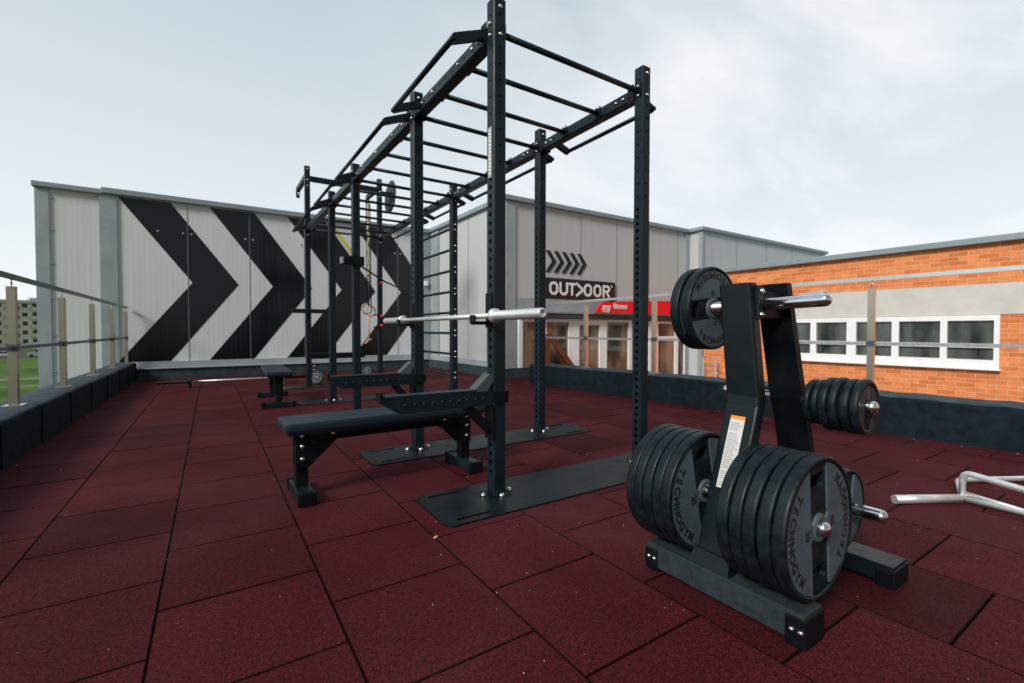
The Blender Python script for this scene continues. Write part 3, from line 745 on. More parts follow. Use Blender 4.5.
# rear goal: cross beam and two arms pointing away
bm = perforated(W-.082, [[(.05, 1.06, .09, small)], None, [(.05, 1.06, .09, small)], None])
o = obj('cross_beam', bm, 'steel', rig); o.location = (.041, YS[4], 3.455); o.rotation_euler = (0, R(90), 0)
for x, L in ((0, .95), (W, .75)):
    bm = BM(); box(bm, (x-.035, YS[4]+.041, 3.47), (x+.035, YS[4]+L, 3.54), .004); prism(bm, [(x-.03, YS[4]+L-.02, 3.47), (x-.03, YS[4]+L+.05, 3.47), (x-.03, YS[4]+L, 3.36)], (.06, 0, 0))
    ar = obj('hanging_arm', bm, 'steel', rig)
    bm = BM(); tube(bm, [(x, YS[4]+L-.04, 3.47), (x, YS[4]+L-.04, 3.41), (x, YS[4]+L+.0, 3.38)], .01, 8); obj('hook', bm, 'bolt', ar)
# throwing target disc on the right rear upright
bm = BM(); lathe(bm, [(0, .012), (.29, .012), (.30, .006), (.30, -.006), (.29, -.012), (0, -.012)], (1.46, 6.22, 3.42), (-1, 0, .04), 40)
tg = obj('target_disc', bm, 'steel_dusty', rig)
bm = BM(); box(bm, (1.24, 6.0, 3.38), (1.45, 6.06, 3.44)); obj('target_bracket', bm, 'steel', tg)
# horizontal arms on the left rear upright
bm = BM(); box(bm, (-.26, 5.955, 1.225), (.33, 5.995, 1.295), .003); obj('dip_bar', bm, 'steel', rig)
bm = BM(); box(bm, (.041, 6.0, .465), (.92, 6.08, .56), .003); obj('low_rail', bm, 'steel_dark', rig)
for z in (.42, .35, .28, .21): bolt(rig, (.075, 5.99, z), (0, -1, 0), 1.3)
# red pull knobs on the right rear upright
for z in (1.79, 1.20, 1.03):
    bm = BM(); lathe(bm, [(0, .045), (.022, .045), (.028, .025), (.022, 0), (.0, 0)], (W-.0, 5.958, z), seg=14); obj('pull_knob', bm, 'red_rubber', rig)
bm = BM()
for z in (1.22, 1.00): box(bm, (W-.12, 5.98, z-.012), (W-.041, 6.04, z+.012))
obj('peg', bm, 'steel_dark', rig)
# white lettered sticker on the near left upright
bm = BM(); box(bm, (-.0425, -.018, 1.80), (-.041, .020, 2.08)); st = obj('sticker', bm, 'label_grey', UP[(-1, 0)])
bm = BM()
for k in range(13): shape2d(bm, [[(-.010, 1.815+.02*k), (.010, 1.815+.02*k+random.uniform(0, .004)), (.010, 1.826+.02*k), (-.010, 1.828+.02*k)]], .0006, FX((-.0427, 0, 0)))
obj('sticker_print', bm, 'white_ink', st)
# rubber base plates with hand slots, two uprights stand on each
def base_plate(y0, y1):
    x0, x1, c = -.43, 1.62, .035
    out = [(x0+c, y0), (x1-c, y0), (x1, y0+c), (x1, y1-c), (x1-c, y1), (x0+c, y1), (x0, y1-c), (x0, y0+c)]
    hl = []
    for xa in (x0+.07, x1-.07-.20):
        for yc in (y0+.050, y1-.050): hl.append([(xa+u, yc+v) for u, v in rrect(.20, .030, .014, .10, 0)])
    bm = BM(); shape2d(bm, [out]+hl, .009, FZ((0, 0, .001))); return obj('base_plate', bm, 'base_rubber', rig)
base_plate(-.27, .19); base_plate(.93, 1.35); base_plate(4.0, 4.40); base_plate(5.82, 6.24)
# spotter arms
def spotter(y):
    bm = BM(); x0, x1 = -.041, -.665
    prism(bm, [(x0, y-.035, .525), (x0, y-.035, .605), (x1, y-.035, .605), (x1-.01, y-.035, .585), (x1+.085, y-.035, .525)], (0, .07, 0))
    a = obj('spotter_arm', bm, 'steel', rig)
    bm = BM(); box(bm, (x1+.01, y-.033, .606), (x0-.09, y+.033, .618), .003); obj('rubber_strip', bm, 'vinyl', a)
    bm = BM(); box(bm, (x1-.014, y-.034, .585), (x1-.0, y+.034, .640), .003); obj('end_stop', bm, 'steel_dark', a)
    bm = BM(); prism(bm, [(x0-.04, y-.036, .606), (x0, y-.036, .66), (x0, y-.036, .70), (x0-.025, y-.036, .70), (x0-.115, y-.036, .619), (x0-.10, y-.036, .606)], (0, .072, 0)); obj('brace_plate', bm, 'brace_sky_sheen', a)
    bm = BM(); box(bm, (x0-.002, y-.050, .535), (.050, y-.0415, .600)); box(bm, (x0-.002, y+.0415, .535), (.050, y+.050, .600)); box(bm, (.0415, y-.050, .536), (.050, y+.050, .599)); obj('collar', bm, 'steel_dark', a)
    bm = BM(); prism(bm, [(x0, y-.03, .40), (x0, y-.03, .35), (x0-.16, y-.03, .50), (x0-.16, y-.03, .524), (x0-.12, y-.03, .524)], (0, .06, 0)); box(bm, (x0-.01, y-.045, .33), (x0, y+.045, .52)); obj('under_brace', bm, 'steel_dark', a)
    bm = BM()
    for k in range(10):
        lathe(bm, [(0, .0008), (.0080, .0008), (.0080, 0)], (x0-.06-.05*k, y-.0352, .567), seg=12)  # flat dark discs painted for the shade inside the arm's holes
    obj('hole_disc', bm, 'ink', a)
spotter(0); spotter(1.2)
# J cups
for y in (0, 1.2):
    bm = BM(); box(bm, (-.052, y-.035, .96), (-.0415, y+.035, 1.155), .002); box(bm, (-.148, y-.028, .975), (-.052, y+.028, .995), .002)
    prism(bm, [(-.148, y-.028, .975), (-.158, y-.028, .99), (-.158, y-.028, 1.028), (-.148, y-.028, 1.028)], (0, .056, 0))
    obj('bar_hook', bm, 'steel_dark', rig)
# pivot attachment
bm = BM(); box(bm, (-.075, 2.955, 1.66), (.075, 2.975, 1.76)); box(bm, (-.14, 2.97, 1.67), (-.041, 3.05, 1.75), .004); pv = obj('pivot_holder', bm, 'steel_dark', rig)
bm = BM(); box(bm, (-.165, 2.975, 1.675), (-.14, 3.045, 1.745), .003); obj('pivot_cap', bm, 'trim', pv)

# ------------------------------------------------------------------ barbell on the hooks
def barbell(name, label, loc, rz, black=False, sm='chrome'):
    t = thing(name, label, 'barbell', loc, rz, None)
    bm = BM(); tube(bm, [(0, -.67, 0), (0, .67, 0)], .0145, 16); obj('shaft', bm, 'white_bar' if black else sm, t)
    for s in (-1, 1):
        bm = BM(); lathe(bm, [(0, 0), (.0145, 0), (.026, .003), (.038, .006), (.038, .028), (.027, .034), (.025, .036), (.025, .43), (.022, .437), (.012, .437), (.010, .431), (0, .431)], (0, s*.67, 0), (0, s, 0), 28)
        obj('sleeve', bm, 'steel_dark' if black else sm, t)
    return t
barbell('barbell', 'chrome barbell resting on the rack hooks above the bench', (-.118, .51, 1.021), 0, sm='satin_bar')
fb = barbell('barbell', 'pale barbell with black sleeves lying on the floor behind the far bench', (-1.0, 6.95, .10), R(88), True)
for k, s in enumerate((-1, 1)):
    x = (-1.66, -.345)[k]
    p = thing('weight_plate', ('small black weight plate on the left end of the barbell lying on the floor', 'small black weight plate on the right end of the barbell lying on the floor')[k], 'weight plate', (x, 6.95+.035*(-x-1)*-1, .10))
    bm = BM(); lathe(bm, [(.026, .015), (.03, .018), (.09, .018), (.098, .014), (.10, .008), (.10, -.008), (.098, -.014), (.09, -.018), (.03, -.018), (.026, -.015)], (0, 0, 0), (1, .035, 0), 36); obj('disc', bm, 'plate_rubber', p)

# ------------------------------------------------------------------ benches
def bench(label, loc, rz):
    t = thing('weight_bench', label, 'bench', loc, rz, 'flat benches')
    bm = BM(); box(bm, (-.62, -.145, .385), (.62, .145, .445), .02); pd = obj('pad', bm, 'vinyl', t)
    bm = BM(); box(bm, (-.60, -.13, .374), (.60, .13, .386)); obj('pad_board', bm, 'ink', pd)
    bm = BM(); box(bm, (-.585, -.147, .433), (-.36, .147, .438)); pd2 = None; bm.free()
    bm = BM(); box(bm, (-.56, -.03, .31), (.56, .03, .373), .003); obj('frame_beam', bm, 'steel_dark', t)
    for s in (-1, 1):
        x = s*.52
        bm = BM(); box(bm, (x-.032, -.034, .06), (x+.032, .034, .309), .003); lg = obj('leg', bm, 'steel_dark', t)
        bm = BM()
        for y in (-.0465, .0365):
            P = [(x+s*.034, y, .09+.09), (x+s*.034, y, .372), (x-s*.21, y, .372), (x-s*.21, y, .335), (x-s*.036, y, .175)]
            shape2d(bm, [[(a_, c_) for a_, _, c_ in P], circle(.020, x-s*.075, .31, 20)], .010, FY((0, y+.010, 0)))
        gu = obj('gusset_plate', bm, 'steel_dark', lg)
        for dx, z in ((0, .355), (0, .295), (0, .225), (-s*.165, .352)): bolt(lg, (x+dx, -.0467, z), (0, -1, 0), 1.25)
        bm = BM(); box(bm, (x-.042, -.18, .008), (x+.042, .18, .066), .003); obj('foot_bar', bm, 'steel_dusty' if False else 'steel', t)
        bm = BM()
        for y in (-.19, .15): box(bm, (x-.046, y, .0), (x+.046, y+.04, .072), .004)
        obj('rubber_foot', bm, 'steel_dark', t)
    return t
bench('black padded flat bench standing below the barbell between the rack arms', (-.425, .59, 0), R(1.5))
bench('black padded flat bench seen end on, farther back on the left of the rig', (-.655, 4.55, 0), R(88))

# ------------------------------------------------------------------ rear clutter
def leaning_plate(label, loc, tilt, r=.13):
    p = thing('weight_plate', label, 'weight plate', loc)
    bm = BM(); lathe(bm, [(.026, .016), (.04, .022), (.05, .014), (r-.03, .014), (r-.02, .022), (r-.004, .018), (r, .010), (r, -.010), (r-.004, -.02), (.03, -.02), (.026, -.016)], (0, 0, 0), (-.75, -1, tilt), 40); obj('disc', bm, 'plate_rubber', p)
    bm = BM(); lathe(bm, [(.016, .020), (.022, .020), (.023, .016)], (0, 0, 0), (-.75, -1, tilt), 24); obj('hub', bm, 'trim', p)
leaning_plate('grey green weight plate with bright hub leaning by the rear left upright', (.18, 6.33, .122), .45, .122)
leaning_plate('dark weight plate lying by the rear right upright near the wall', (1.33, 7.35, .105), .6, .105)

rp = thing('climbing_rope', 'pale knotted rope hanging from the right rear arm of the rig', 'rope', (W, 6.75, 0))
bm = BM(); N = 60; pts = [(0+.01*math.sin(k*.5), .012*math.cos(k*.35), 3.38-(3.38-2.0)*k/N) for k in range(N+1)]
tube(bm, pts, .02, 10, radii=[.017+.006*abs(math.sin(k*.9)) for k in range(N+1)]); obj('rope', bm, 'rope', rp)
bm = BM(); tube(bm, [(.02, .02, 2.05), (.015, .0, 1.7), (.0, 0, 1.42)], .013, 8); obj('strap', bm, 'ink', rp)
gr = thing('gymnastic_rings', 'pair of wooden rings on black straps hanging from the right rear arm', 'gym rings', (W, 6.80, 0))
for dx, z in ((-.02, 1.36), (.05, 1.32)):
    bm = BM(); tube(bm, [(dx, 0, 3.40), (dx+.01, 0, z+.10)], .011, 8); obj('strap', bm, 'ink', gr)
    bm = BM(); N = 28; c = [Vector((dx+.10*math.cos(2*PI*k/N), .03*math.cos(2*PI*k/N), z+.10*math.sin(2*PI*k/N))) for k in range(N+1)]
    tube(bm, c, .013, 10); obj('ring', bm, 'wood', gr)
tr = thing('rope_handle', 'pale rope end with a T shaped handle hanging below the wooden rings', 'rope', (W, 6.78, 0))
bm = BM(); tube(bm, [(0, 0, 1.26), (.01, 0, .95), (.015, 0, .78)], .017, 10); tube(bm, [(-.06, 0, .68), (.015, 0, .77), (.07, 0, .76)], .022, 10, .02); obj('rope', bm, 'rope', tr)
st = BM(); tube(st, [(.01, 3.06, 1.70), (.55, 3.72, 1.58), (W-.02, 4.40, 1.50)], .011, 8); tag(obj('resistance_band', st, 'ink'), 'thin black band stretched across the rig from the third left upright', 'band')

# =================================================================== WEIGHT TREE
TY = .036
tree = thing('plate_tree', 'black steel weight plate tree standing in the right foreground', 'weight rack', (0, TY, 0))
def rail(x0, x1, ya, yb, zt, bolts=True):
    bm = BM(); box(bm, (x0, ya, .016), (x1, yb, zt), .004); r = obj('base_rail', bm, 'steel_dusty' if bolts else 'steel_gloss', tree)
    for y0, y1 in ((ya-.006, ya+.056), (yb-.056, yb+.006)):
        bm = BM(); box(bm, (x0-.003, y0, .0), (x1+.003, y1, zt-.012 if y0 < ya else zt-.018), .006); c = obj('end_cap', bm, 'steel_dark', r)
        for q in (.014, .040) if bolts else (): bolt(c, (x0-.0035, y0+q, .052), (-1, 0, 0), .75)
    return r
rail(.085, .195, -1.64, -1.055, .104); rail(.70, .83, -1.66, -1.05, .082, False)
bm = BM(); box(bm, (.2, -1.36, .03), (.70, -1.27, .09), .003); obj('cross_member', bm, 'steel_dark', tree)
def upright(outer, t):
    """outer: (x, z, yr, yf) of the outer face; t thickness towards the centre"""
    bm = BM(); rows = []
    for x, z, yr, yf in outer:
        b = .010; s = 1 if t > 0 else -1
        sec = [(x+s*b, yf), (x+t, yf), (x+t, yr), (x+s*b, yr), (x+s*.002, yr-.004), (x, yr-b), (x, yf+b), (x+s*.002, yf+.004)]
        rows.append([bm.verts.new((a, c, z)) for a, c in sec])
    fs = []
    for i in range(len(rows)-1):
        for k in range(8): fs.append(bm.faces.new((rows[i][k], rows[i][(k+1) % 8], rows[i+1][(k+1) % 8], rows[i+1][k])))
    fs.append(bm.faces.new(rows[0][::-1])); fs.append(bm.faces.new(rows[-1]))
    bmesh.ops.recalc_face_normals(bm, faces=fs); return obj('upright', bm, 'steel_gloss', tree)
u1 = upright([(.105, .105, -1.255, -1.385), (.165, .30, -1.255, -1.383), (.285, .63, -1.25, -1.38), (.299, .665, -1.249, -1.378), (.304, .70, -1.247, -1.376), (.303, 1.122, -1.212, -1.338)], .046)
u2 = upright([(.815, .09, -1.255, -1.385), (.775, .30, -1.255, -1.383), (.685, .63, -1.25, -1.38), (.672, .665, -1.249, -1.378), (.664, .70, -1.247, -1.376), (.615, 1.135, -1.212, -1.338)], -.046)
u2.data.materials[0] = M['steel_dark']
bm = BM(); prism(bm, [(.088, -1.245, .106), (.088, -1.398, .106), (.112, -1.386, .155), (.112, -1.252, .155)], (.05, 0, 0)); obj('foot_gusset', bm, 'steel_gloss', tree)
bm = BM(); box(bm, (.349, -1.32, .99), (.568, -1.245, 1.095), .004); obj('top_bridge', bm, 'steel_dark', tree)
bm = BM(); box(bm, (.330, -1.358, .985), (.362, -1.339, 1.112), .003); br = obj('bracket', bm, 'steel', tree)
bolt(br, (.347, -1.3585, 1.090), (0, -1, 0), .9); bolt(br, (.347, -1.3585, 1.003), (0, -1, 0), .9)
# warning label on the outer face of the near upright (it follows the lean)
def on_u1(u, z, d=.001):   # u 0..1 from rear to front
    x = .165+(z-.30)*(.285-.165)/.33; return Vector((x-.0015-d, -1.270-(.100)*u, z))
def lab(za, zb, u0, u1_, d): return [on_u1(u0, za, d), on_u1(u1_, za, d), on_u1(u1_, zb, d), on_u1(u0, zb, d)]
bm = BM(); prism(bm, lab(.37, .612, .16, .72, .0), (-.001, 0, .0)); lb = obj('warning_label', bm, 'label_paper', u1)
bm = BM(); prism(bm, lab(.612, .625, .16, .72, .0), (-.001, 0, .0)); obj('label_header', bm, 'label_orange', lb)
bm = BM()
rr_ = random.Random(4)
for k in range(30):
    z = .38+.0075*k
    if rr_.random() < .12: continue
    prism(bm, lab(z, z+.0032, .20, rr_.uniform(.50, .68), .0012), (-.0004, 0, 0))
obj('label_print', bm, 'label_grey', lb)
# pegs
def peg(a, b, r=.0245):
    a = Vector(a); b = Vector(b); L = (b-a).length; ax = (b-a)/L
    bm = BM(); prof = [(0, 0), (r, 0), (r, L-r*.9)]+[(r*math.cos(R(t)), L-r*.9+r*.9*math.sin(R(t))) for t in (20, 40, 60, 78)]+[(0, L)]
    lathe(bm, prof, a, ax, 32); return obj('storage_peg', bm, 'chrome', tree)
XL, ZL = .226, .327
peg((XL, -1.375, ZL), (XL, -1.648, ZL)); peg((XL, -1.25, ZL), (XL, -1.0, ZL))
peg((.69, -1.375, .262), (.69, -1.645, .262)); peg((.69, -1.25, .262), (.69, -.985, .262))
peg((.635, -1.376, .665), (.635, -1.628, .667), .0235); peg((.635, -1.25, .668), (.635, -1.03, .672), .020)
peg((.375, -1.32, 1.04), (.375, -1.578, 1.048), .0225); peg((.385, -1.245, 1.038), (.385, -.995, 1.036))
peg((.52, -1.32, 1.05), (.545, -1.50, 1.075), .021)

# ------------------------------------------------------------------ plates
def seg_poly(r, xin, bulge, n=20):
    a = math.acos(xin/r); pts = [(r*math.cos(-a+2*a*k/n), r*math.sin(-a+2*a*k/n)) for k in range(n+1)]
    # inner edge, curved round the hub
    pts += [(xin, bulge+.01), (xin+.002, bulge), (math.hypot(bulge, 0)+.004, bulge*.45), (bulge+.006, 0), (math.hypot(bulge, 0)+.004, -bulge*.45), (xin+.002, -bulge), (xin, -bulge-.01)]
    return pts
def big_plate_parts(Rr=.226, T=.0400, txt=True, num='20', rot=0.):
    """axis -Y; returns list of (name, mesh, sub) for sharing between copies"""
    h = T/2; parts = []
    k = Rr/.226
    bm = BM()
    lathe(bm, [(Rr-.018*k, h-.007), (Rr-.016*k, h-.001), (Rr-.008*k, h), (Rr-.003, h-.0015), (Rr-.0005, h-.005), (Rr, h-.010), (Rr, -h+.010), (Rr-.0005, -h+.005), (Rr-.003, -h+.0015), (Rr-.008, -h), (Rr-.016*k, -h+.001), (Rr-.018*k, -h+.007)], (0, 0, 0), seg=96)
    parts.append(('rim', mesh_of(bm, 'rim', 'plate_rubber')))
    bm = BM()
    slots = [[(x, y+s*.148*k) for x, y in rrect(.088*k, .050*k, .012)] for s in (-1, 1)]
    shape2d(bm, [circle(Rr-.0175*k, n=72), circle(.0262, n=32)]+slots, T-.022, FY((0, (T-.022)/2, 0)))
    parts.append(('web', mesh_of(bm, 'web', 'plate_rubber')))
    for s in (0, 1):
        bm = BM(); P = seg_poly(Rr-.0195*k, .056*k, .036*k)
        if s: P = [(-x, -y) for x, y in P]
        shape2d(bm, [P], .0065, FY((0, -(T-.022)/2, 0))); parts.append(('face_segment', mesh_of(bm, 'face_segment', 'plate_face')))
    bm = BM(); lathe(bm, [(.0262, h-.004), (.030, h-.001), (.040, h-.001), (.045, h-.006), (.046, h-.012)], (0, 0, 0), seg=40); parts.append(('hub', mesh_of(bm, 'hub', 'plate_face')))
    if txt:
        bm = BM(); word = 'TECHNOGYM'; rt = (Rr-.046*k); d0 = (T-.022)/2+.0066
        for s in (0, 1):
            for i, ch in enumerate(word):
                ang = R(180-46+i*11.5+180*s)    # left side read downwards, tops towards the centre
                c, sn = math.cos(ang), math.sin(ang)
                def f(u, v, d, c=c, sn=sn):
                    # local up points to the centre
                    ux, uy = (-sn, c); vx, vy = (-c, -sn)
                    return Vector((c*rt+ux*u+vx*v, -(d0+d), sn*rt+uy*u+vy*v))
                text2d(bm, ch, .0435*k, .0012, f, .0013)
            ang = R(180+180*s); c, sn = math.cos(ang), math.sin(ang); r2 = .082*k
            def g(u, v, d, c=c, sn=sn): return Vector((c*r2+(-sn)*u-c*v, -(d0+d), sn*r2+c*u-sn*v))
            text2d(bm, num, .034*k, .0012, g, .0006)
        parts.append(('lettering', mesh_of(bm, 'lettering', 'ink')))
    return parts
PB = big_plate_parts()
PT = big_plate_parts(.172, .040, True, '15')
def put(parts, label, loc, spin=0., group=None, lite=False, mats=None):
    t = thing('weight_plate', label, 'weight plate', (loc[0], loc[1]+TY, loc[2]), 0, group); t.rotation_euler = (0, spin, 0)
    for n, me in parts:
        if lite and n == 'lettering': continue
        link(n, me, None, t)
    return t
T = .0365
order_f = ['outermost of the front stack of large plates, face with lettering in full view', 'second large plate from the front, right behind the lettered one',
           'middle one of the five large plates on the front lower peg', 'fourth large plate from the front on the front lower peg', 'large plate closest to the steel upright on the front lower peg']
for k in range(5):
    put(PB, order_f[k], (XL+.002*math.sin(k*2.3), -1.602+.0445*k, ZL-.0015), R(-5) if k == 0 else R(37*k), 'large plates on the front lower peg', lite=k > 0)
order_r = ['innermost large plate of the rear stack, its dark recessed face turned to the upright', 'second large plate from the upright in the rear stack',
           'middle large plate of the rear stack on the lower peg', 'fourth large plate from the upright in the rear stack', 'rearmost large plate, leftmost one on the tree']
for k in range(5):
    put(PB, order_r[k], (XL+.003*math.sin(k*1.7), -1.206+.0420*k, ZL-.0015), R(-12) if k == 0 else R(25*k), 'large plates on the rear lower peg', lite=k > 0)
put(PT, 'medium plate nearest the top of the upright on the rear top peg', (.385, -1.125, 1.036), R(84), None)
put(PT, 'medium plate farther out at the left on the rear top peg', (.385, -1.072, 1.036), R(30), None, True)
p = put(big_plate_parts(.150, .030, False), 'lone medium plate half hidden behind the large front stack on the low right peg', (.69, -1.505, .256), R(10), None, True)
def small_parts(r, T):
    h = T/2; bm = BM()
    lathe(bm, [(r*.80, h-.003), (r*.84, h), (r-.008, h), (r-.002, h-.003), (r, h-.008), (r, -h+.008), (r-.002, -h+.003), (r-.008, -h), (.03, -h)], seg=64); out = [('rim', mesh_of(bm, 'rim', 'plate_rubber'))]
    bm = BM()
    lathe(bm, [(.0262, h-.002), (.034, h-.001), (.036, h-.005), (r*.81, h-.005)], seg=48); out.append(('face', mesh_of(bm, 'face', 'plate_rubber')))
    bm = BM()
    for s in (-1, 1):
        P = [(s*x, s*y) for x, y in seg_poly(r*.80, .030, .030)]; shape2d(bm, [P], .003, FY((0, -(h-.0055), 0)))
    out.append(('face_segment', mesh_of(bm, 'face_segment', 'steel_dusty'))); return out
PS = small_parts(.102, .029); PQ = small_parts(.088, .024)
lab_s = ['outermost small plate on the middle right peg, round the bright peg end', 'second small plate from the outside on the middle right peg', 'third small plate from the outside on the middle right peg', 'fourth small plate from the outside, last of the wider ones']
for k in range(4):
    put(PS, lab_s[k], (.635+.001*k, -1.585+.0325*k+(.006 if k > 1 else 0), .665-.002*(k % 2)), R([8, 60, 20, 100][k]), 'small plates on the middle right peg')
for k in range(2):
    put(PQ, ['narrower small plate directly behind the four wider ones on the middle right peg', 'narrower small plate right against the steel upright on the middle right peg'][k], (.635, -1.449+.028*k, .665), R(40*k), 'small plates on the middle right peg')
put(PS, 'small plate on the rear middle peg, peeking out left of the upright', (.635, -1.13, .668), 0, None)

# ------------------------------------------------------------------ hex bar on the floor at the right
hx = thing('hex_bar', 'bright steel trap bar with a raised handle lying on the floor at the right edge', 'trap bar', (2.09, -1.50, 0))
d = Vector((.87, -.49, 0)); rot = lambda v, a: Vector((v.x*math.cos(R(a))-v.y*math.sin(R(a)), v.x*math.sin(R(a))+v.y*math.cos(R(a)), 0))
zt = .022; V0 = Vector((0, 0, zt))
B1 = V0+rot(d, 45)*.42; B2 = B1+d*.52; A1 = V0+rot(d, -64)*.42; A2 = A1+d*.52; V2 = B2+rot(d, -45)*.42
bm = BM(); tube(bm, [V0-d*.02, V0-d*.40+Vector((0, 0, .004))], .0235, 20); obj('sleeve', bm, 'satin_bar', hx)
bm = BM(); tube(bm, [V2+d*.02, V2+d*.40+Vector((0, 0, .004))], .0235, 20); obj('sleeve', bm, 'satin_bar', hx)
bm = BM(); tube(bm, [V0, B1, B2, V2], .016, 14, .05); tube(bm, [V0, A1, A2, V2], .016, 14, .05); obj('frame', bm, 'satin_bar', hx)
bm = BM(); u = rot(d, -64)
h0 = V0+rot(d, 45)*.05; h1 = V0+u*.27
tube(bm, [h0, h0+Vector((0, 0, .135)), h1+Vector((0, 0, .112)), h1], .0165, 16, .045); obj('handle', bm, 'satin_bar', hx)
bm = BM(); tube(bm, [h0+Vector((0, 0, .02)), V0+u*.24+Vector((0, 0, .01))], .011, 12); obj('brace', bm, 'satin_bar', hx)

# fallen leaf and gravel crumbs
bm = BM(); vs = [bm.verts.new(v) for v in ((-.022, 0, .004), (-.008, .010, .011), (.012, .009, .008), (.024, 0, .012), (.010, -.009, .005), (-.008, -.010, .006), (0, 0, .009))]
for k in range(6): bm.faces.new((vs[k], vs[(k+1) % 6], vs[6]))
lf = obj('fallen_leaf', bm, 'leaf'); lf.location = (-.52, -.325, 0); lf.scale = (.7, .7, .7); lf.rotation_euler = (0, 0, .6); tag(lf, 'small dry yellow leaf lying on the red tiles before the first base plate', 'leaf')
bm = BM(); rn = random.Random(11)
for _ in range(300):
    x = rn.choice([rn.uniform(-2.5, 3.7), rn.uniform(-1.2, 1.6)]); y = rn.choice([rn.uniform(-2, 8.8), rn.uniform(-2, 1)]); s = rn.uniform(.0008, .0020)
    if rn.random() < .25: x = -2.53+rn.uniform(0, .05) if rn.random() < .5 else 3.70-.088*y-rn.uniform(.0, .05); s *= 1.6
    bmesh.ops.create_icosphere(bm, subdivisions=1, radius=s, matrix=Matrix.Translation((x, y, s*.5)) @ Matrix.Rotation(rn.uniform(0, 6), 4, 'X') @ Matrix.Diagonal((1, 1.5, .8, 1)))
gv = obj('grit', bm, 'label_paper'); gv['kind'] = 'stuff'; tag(gv, 'pale grit scattered over the red rubber tiles', 'grit')

# =================================================================== CAMERA, SKY, SUN
cam = bpy.data.cameras.new('camera'); co = bpy.data.objects.new('camera', cam); COL.objects.link(co)
fw = Vector((.54655381, .83708572, -.02379989)); rt = Vector((.83733495, -.54668938, .00095509)); up = Vector((.01221166, .02045048, .99971629))
mw = Matrix((rt, up, -fw)).transposed().to_4x4(); mw.translation = Vector((-1.36261586, -2.25008377, .94305835)); co.matrix_world = mw
cam.sensor_width = 36; cam.lens = 461.137/1024*36; cam.clip_start = .02; cam.clip_end = 6000
cam.dof.use_dof = True; cam.dof.focus_distance = 1.75; cam.dof.aperture_fstop = 3.5
scene.camera = co

SUN_EL, SUN_AZ = 36., 248.     # degrees; azimuth measured clockwise from +Y
sd = Vector((math.sin(R(SUN_AZ))*math.cos(R(SUN_EL)), math.cos(R(SUN_AZ))*math.cos(R(SUN_EL)), math.sin(R(SUN_EL))))
sl = bpy.data.lights.new('sun', 'SUN'); sl.energy = 3.1; sl.angle = R(16); sl.color = (1, .955, .90)
so = bpy.data.objects.new('sun', sl); COL.objects.link(so); so.rotation_euler = (-sd).to_track_quat('-Z', 'Y').to_euler()

w = bpy.data.worlds.new('World'); scene.world = w; w.use_nodes = True; nt = w.node_tree; L = nt.links.new
bg = nt.nodes['Background']; bg.inputs['Strength'].default_value = .1
sky = nt.nodes.new('ShaderNodeTexSky'); sky.sky_type = 'NISHITA'; sky.sun_disc = False; sky.sun_elevation = R(SUN_EL); sky.sun_rotation = R(SUN_AZ)
sky.dust_density = 3; sky.air_density = 1
tc = nt.nodes.new('ShaderNodeTexCoord'); sx = nt.nodes.new('ShaderNodeSeparateXYZ'); L(tc.outputs['Generated'], sx.inputs[0])
cr = nt.nodes.new('ShaderNodeValToRGB'); L(sx.outputs['Z'], cr.inputs[0])
e = cr.color_ramp.elements; e[0].position = 0; e[0].color = (.82, .85, .865, 1); e[1].position = .75; e[1].color = (.38, .465, .525, 1)
q = e.new(.25); q.color = (.655, .71, .75, 1)
# thin cloud veils: noise on a flattened sky dome
dv = nt.nodes.new('ShaderNodeMath'); dv.operation = 'ADD'; dv.inputs[1].default_value = .18; L(sx.outputs['Z'], dv.inputs[0])
vx = nt.nodes.new('ShaderNodeMath'); vx.operation = 'DIVIDE'; L(sx.outputs['X'], vx.inputs[0]); L(dv.outputs[0], vx.inputs[1])
vy = nt.nodes.new('ShaderNodeMath'); vy.operation = 'DIVIDE'; L(sx.outputs['Y'], vy.inputs[0]); L(dv.outputs[0], vy.inputs[1])
cb = nt.nodes.new('ShaderNodeCombineXYZ'); L(vx.outputs[0], cb.inputs[0]); L(vy.outputs[0], cb.inputs[1])
mp = nt.nodes.new('ShaderNodeMapping'); mp.inputs['Scale'].default_value = (.55, .9, 1); mp.inputs['Rotation'].default_value = (0, 0, R(35)); L(cb.outputs[0], mp.inputs[0])
cn = nt.nodes.new('ShaderNodeTexNoise'); cn.inputs['Scale'].default_value = 1.3; cn.inputs['Detail'].default_value = 9; cn.inputs['Roughness'].default_value = .55; cn.inputs['Distortion'].default_value = .35
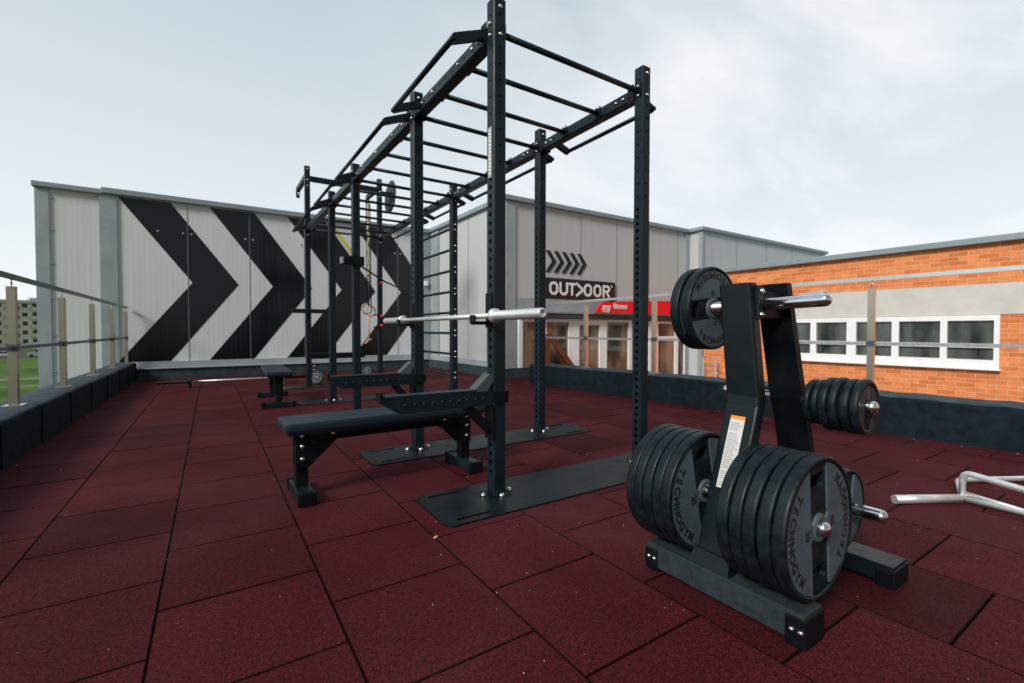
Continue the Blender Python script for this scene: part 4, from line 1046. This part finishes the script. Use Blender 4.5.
L(mp.outputs[0], cn.inputs['Vector'])
cm = nt.nodes.new('ShaderNodeMapRange'); cm.inputs['From Min'].default_value = .42; cm.inputs['From Max'].default_value = .62; cm.inputs['To Max'].default_value = 1.0; L(cn.outputs['Fac'], cm.inputs['Value'])
# clouds gather towards +X
xr = nt.nodes.new('ShaderNodeMapRange'); xr.inputs['From Min'].default_value = .15; xr.inputs['From Max'].default_value = .85; L(sx.outputs['X'], xr.inputs['Value'])
cf = nt.nodes.new('ShaderNodeMath'); cf.operation = 'MULTIPLY'; L(cm.outputs[0], cf.inputs[0]); L(xr.outputs[0], cf.inputs[1])
mc = nt.nodes.new('ShaderNodeMix'); mc.data_type = 'RGBA'; L(cf.outputs[0], mc.inputs['Factor']); L(cr.outputs[0], mc.inputs['A']); mc.inputs['B'].default_value = (.86, .86, .87, 1)
s10 = nt.nodes.new('ShaderNodeVectorMath'); s10.operation = 'SCALE'; s10.inputs['Scale'].default_value = 12.5; L(mc.outputs['Result'], s10.inputs[0])
fm = nt.nodes.new('ShaderNodeMix'); fm.data_type = 'RGBA'; fm.inputs['Factor'].default_value = .9; L(sky.outputs[0], fm.inputs['A']); L(s10.outputs[0], fm.inputs['B'])
yr = nt.nodes.new('ShaderNodeMapRange'); yr.interpolation_type = 'SMOOTHSTEP'; yr.inputs['From Min'].default_value = .15; yr.inputs['From Max'].default_value = -.75  # sky dimmed behind the camera to deepen reflections and shaded faces
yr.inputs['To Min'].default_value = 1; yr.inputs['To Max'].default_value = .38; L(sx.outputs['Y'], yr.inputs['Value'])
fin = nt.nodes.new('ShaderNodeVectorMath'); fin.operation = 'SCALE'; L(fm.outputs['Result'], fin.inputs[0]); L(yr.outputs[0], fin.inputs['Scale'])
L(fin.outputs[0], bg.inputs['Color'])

scene.view_settings.view_transform = 'Standard'; scene.view_settings.look = 'None'; scene.view_settings.exposure = 0; scene.view_settings.gamma = 1
scene.render.engine = 'CYCLES'; scene.cycles.use_denoising = True; scene.cycles.max_bounces = 8
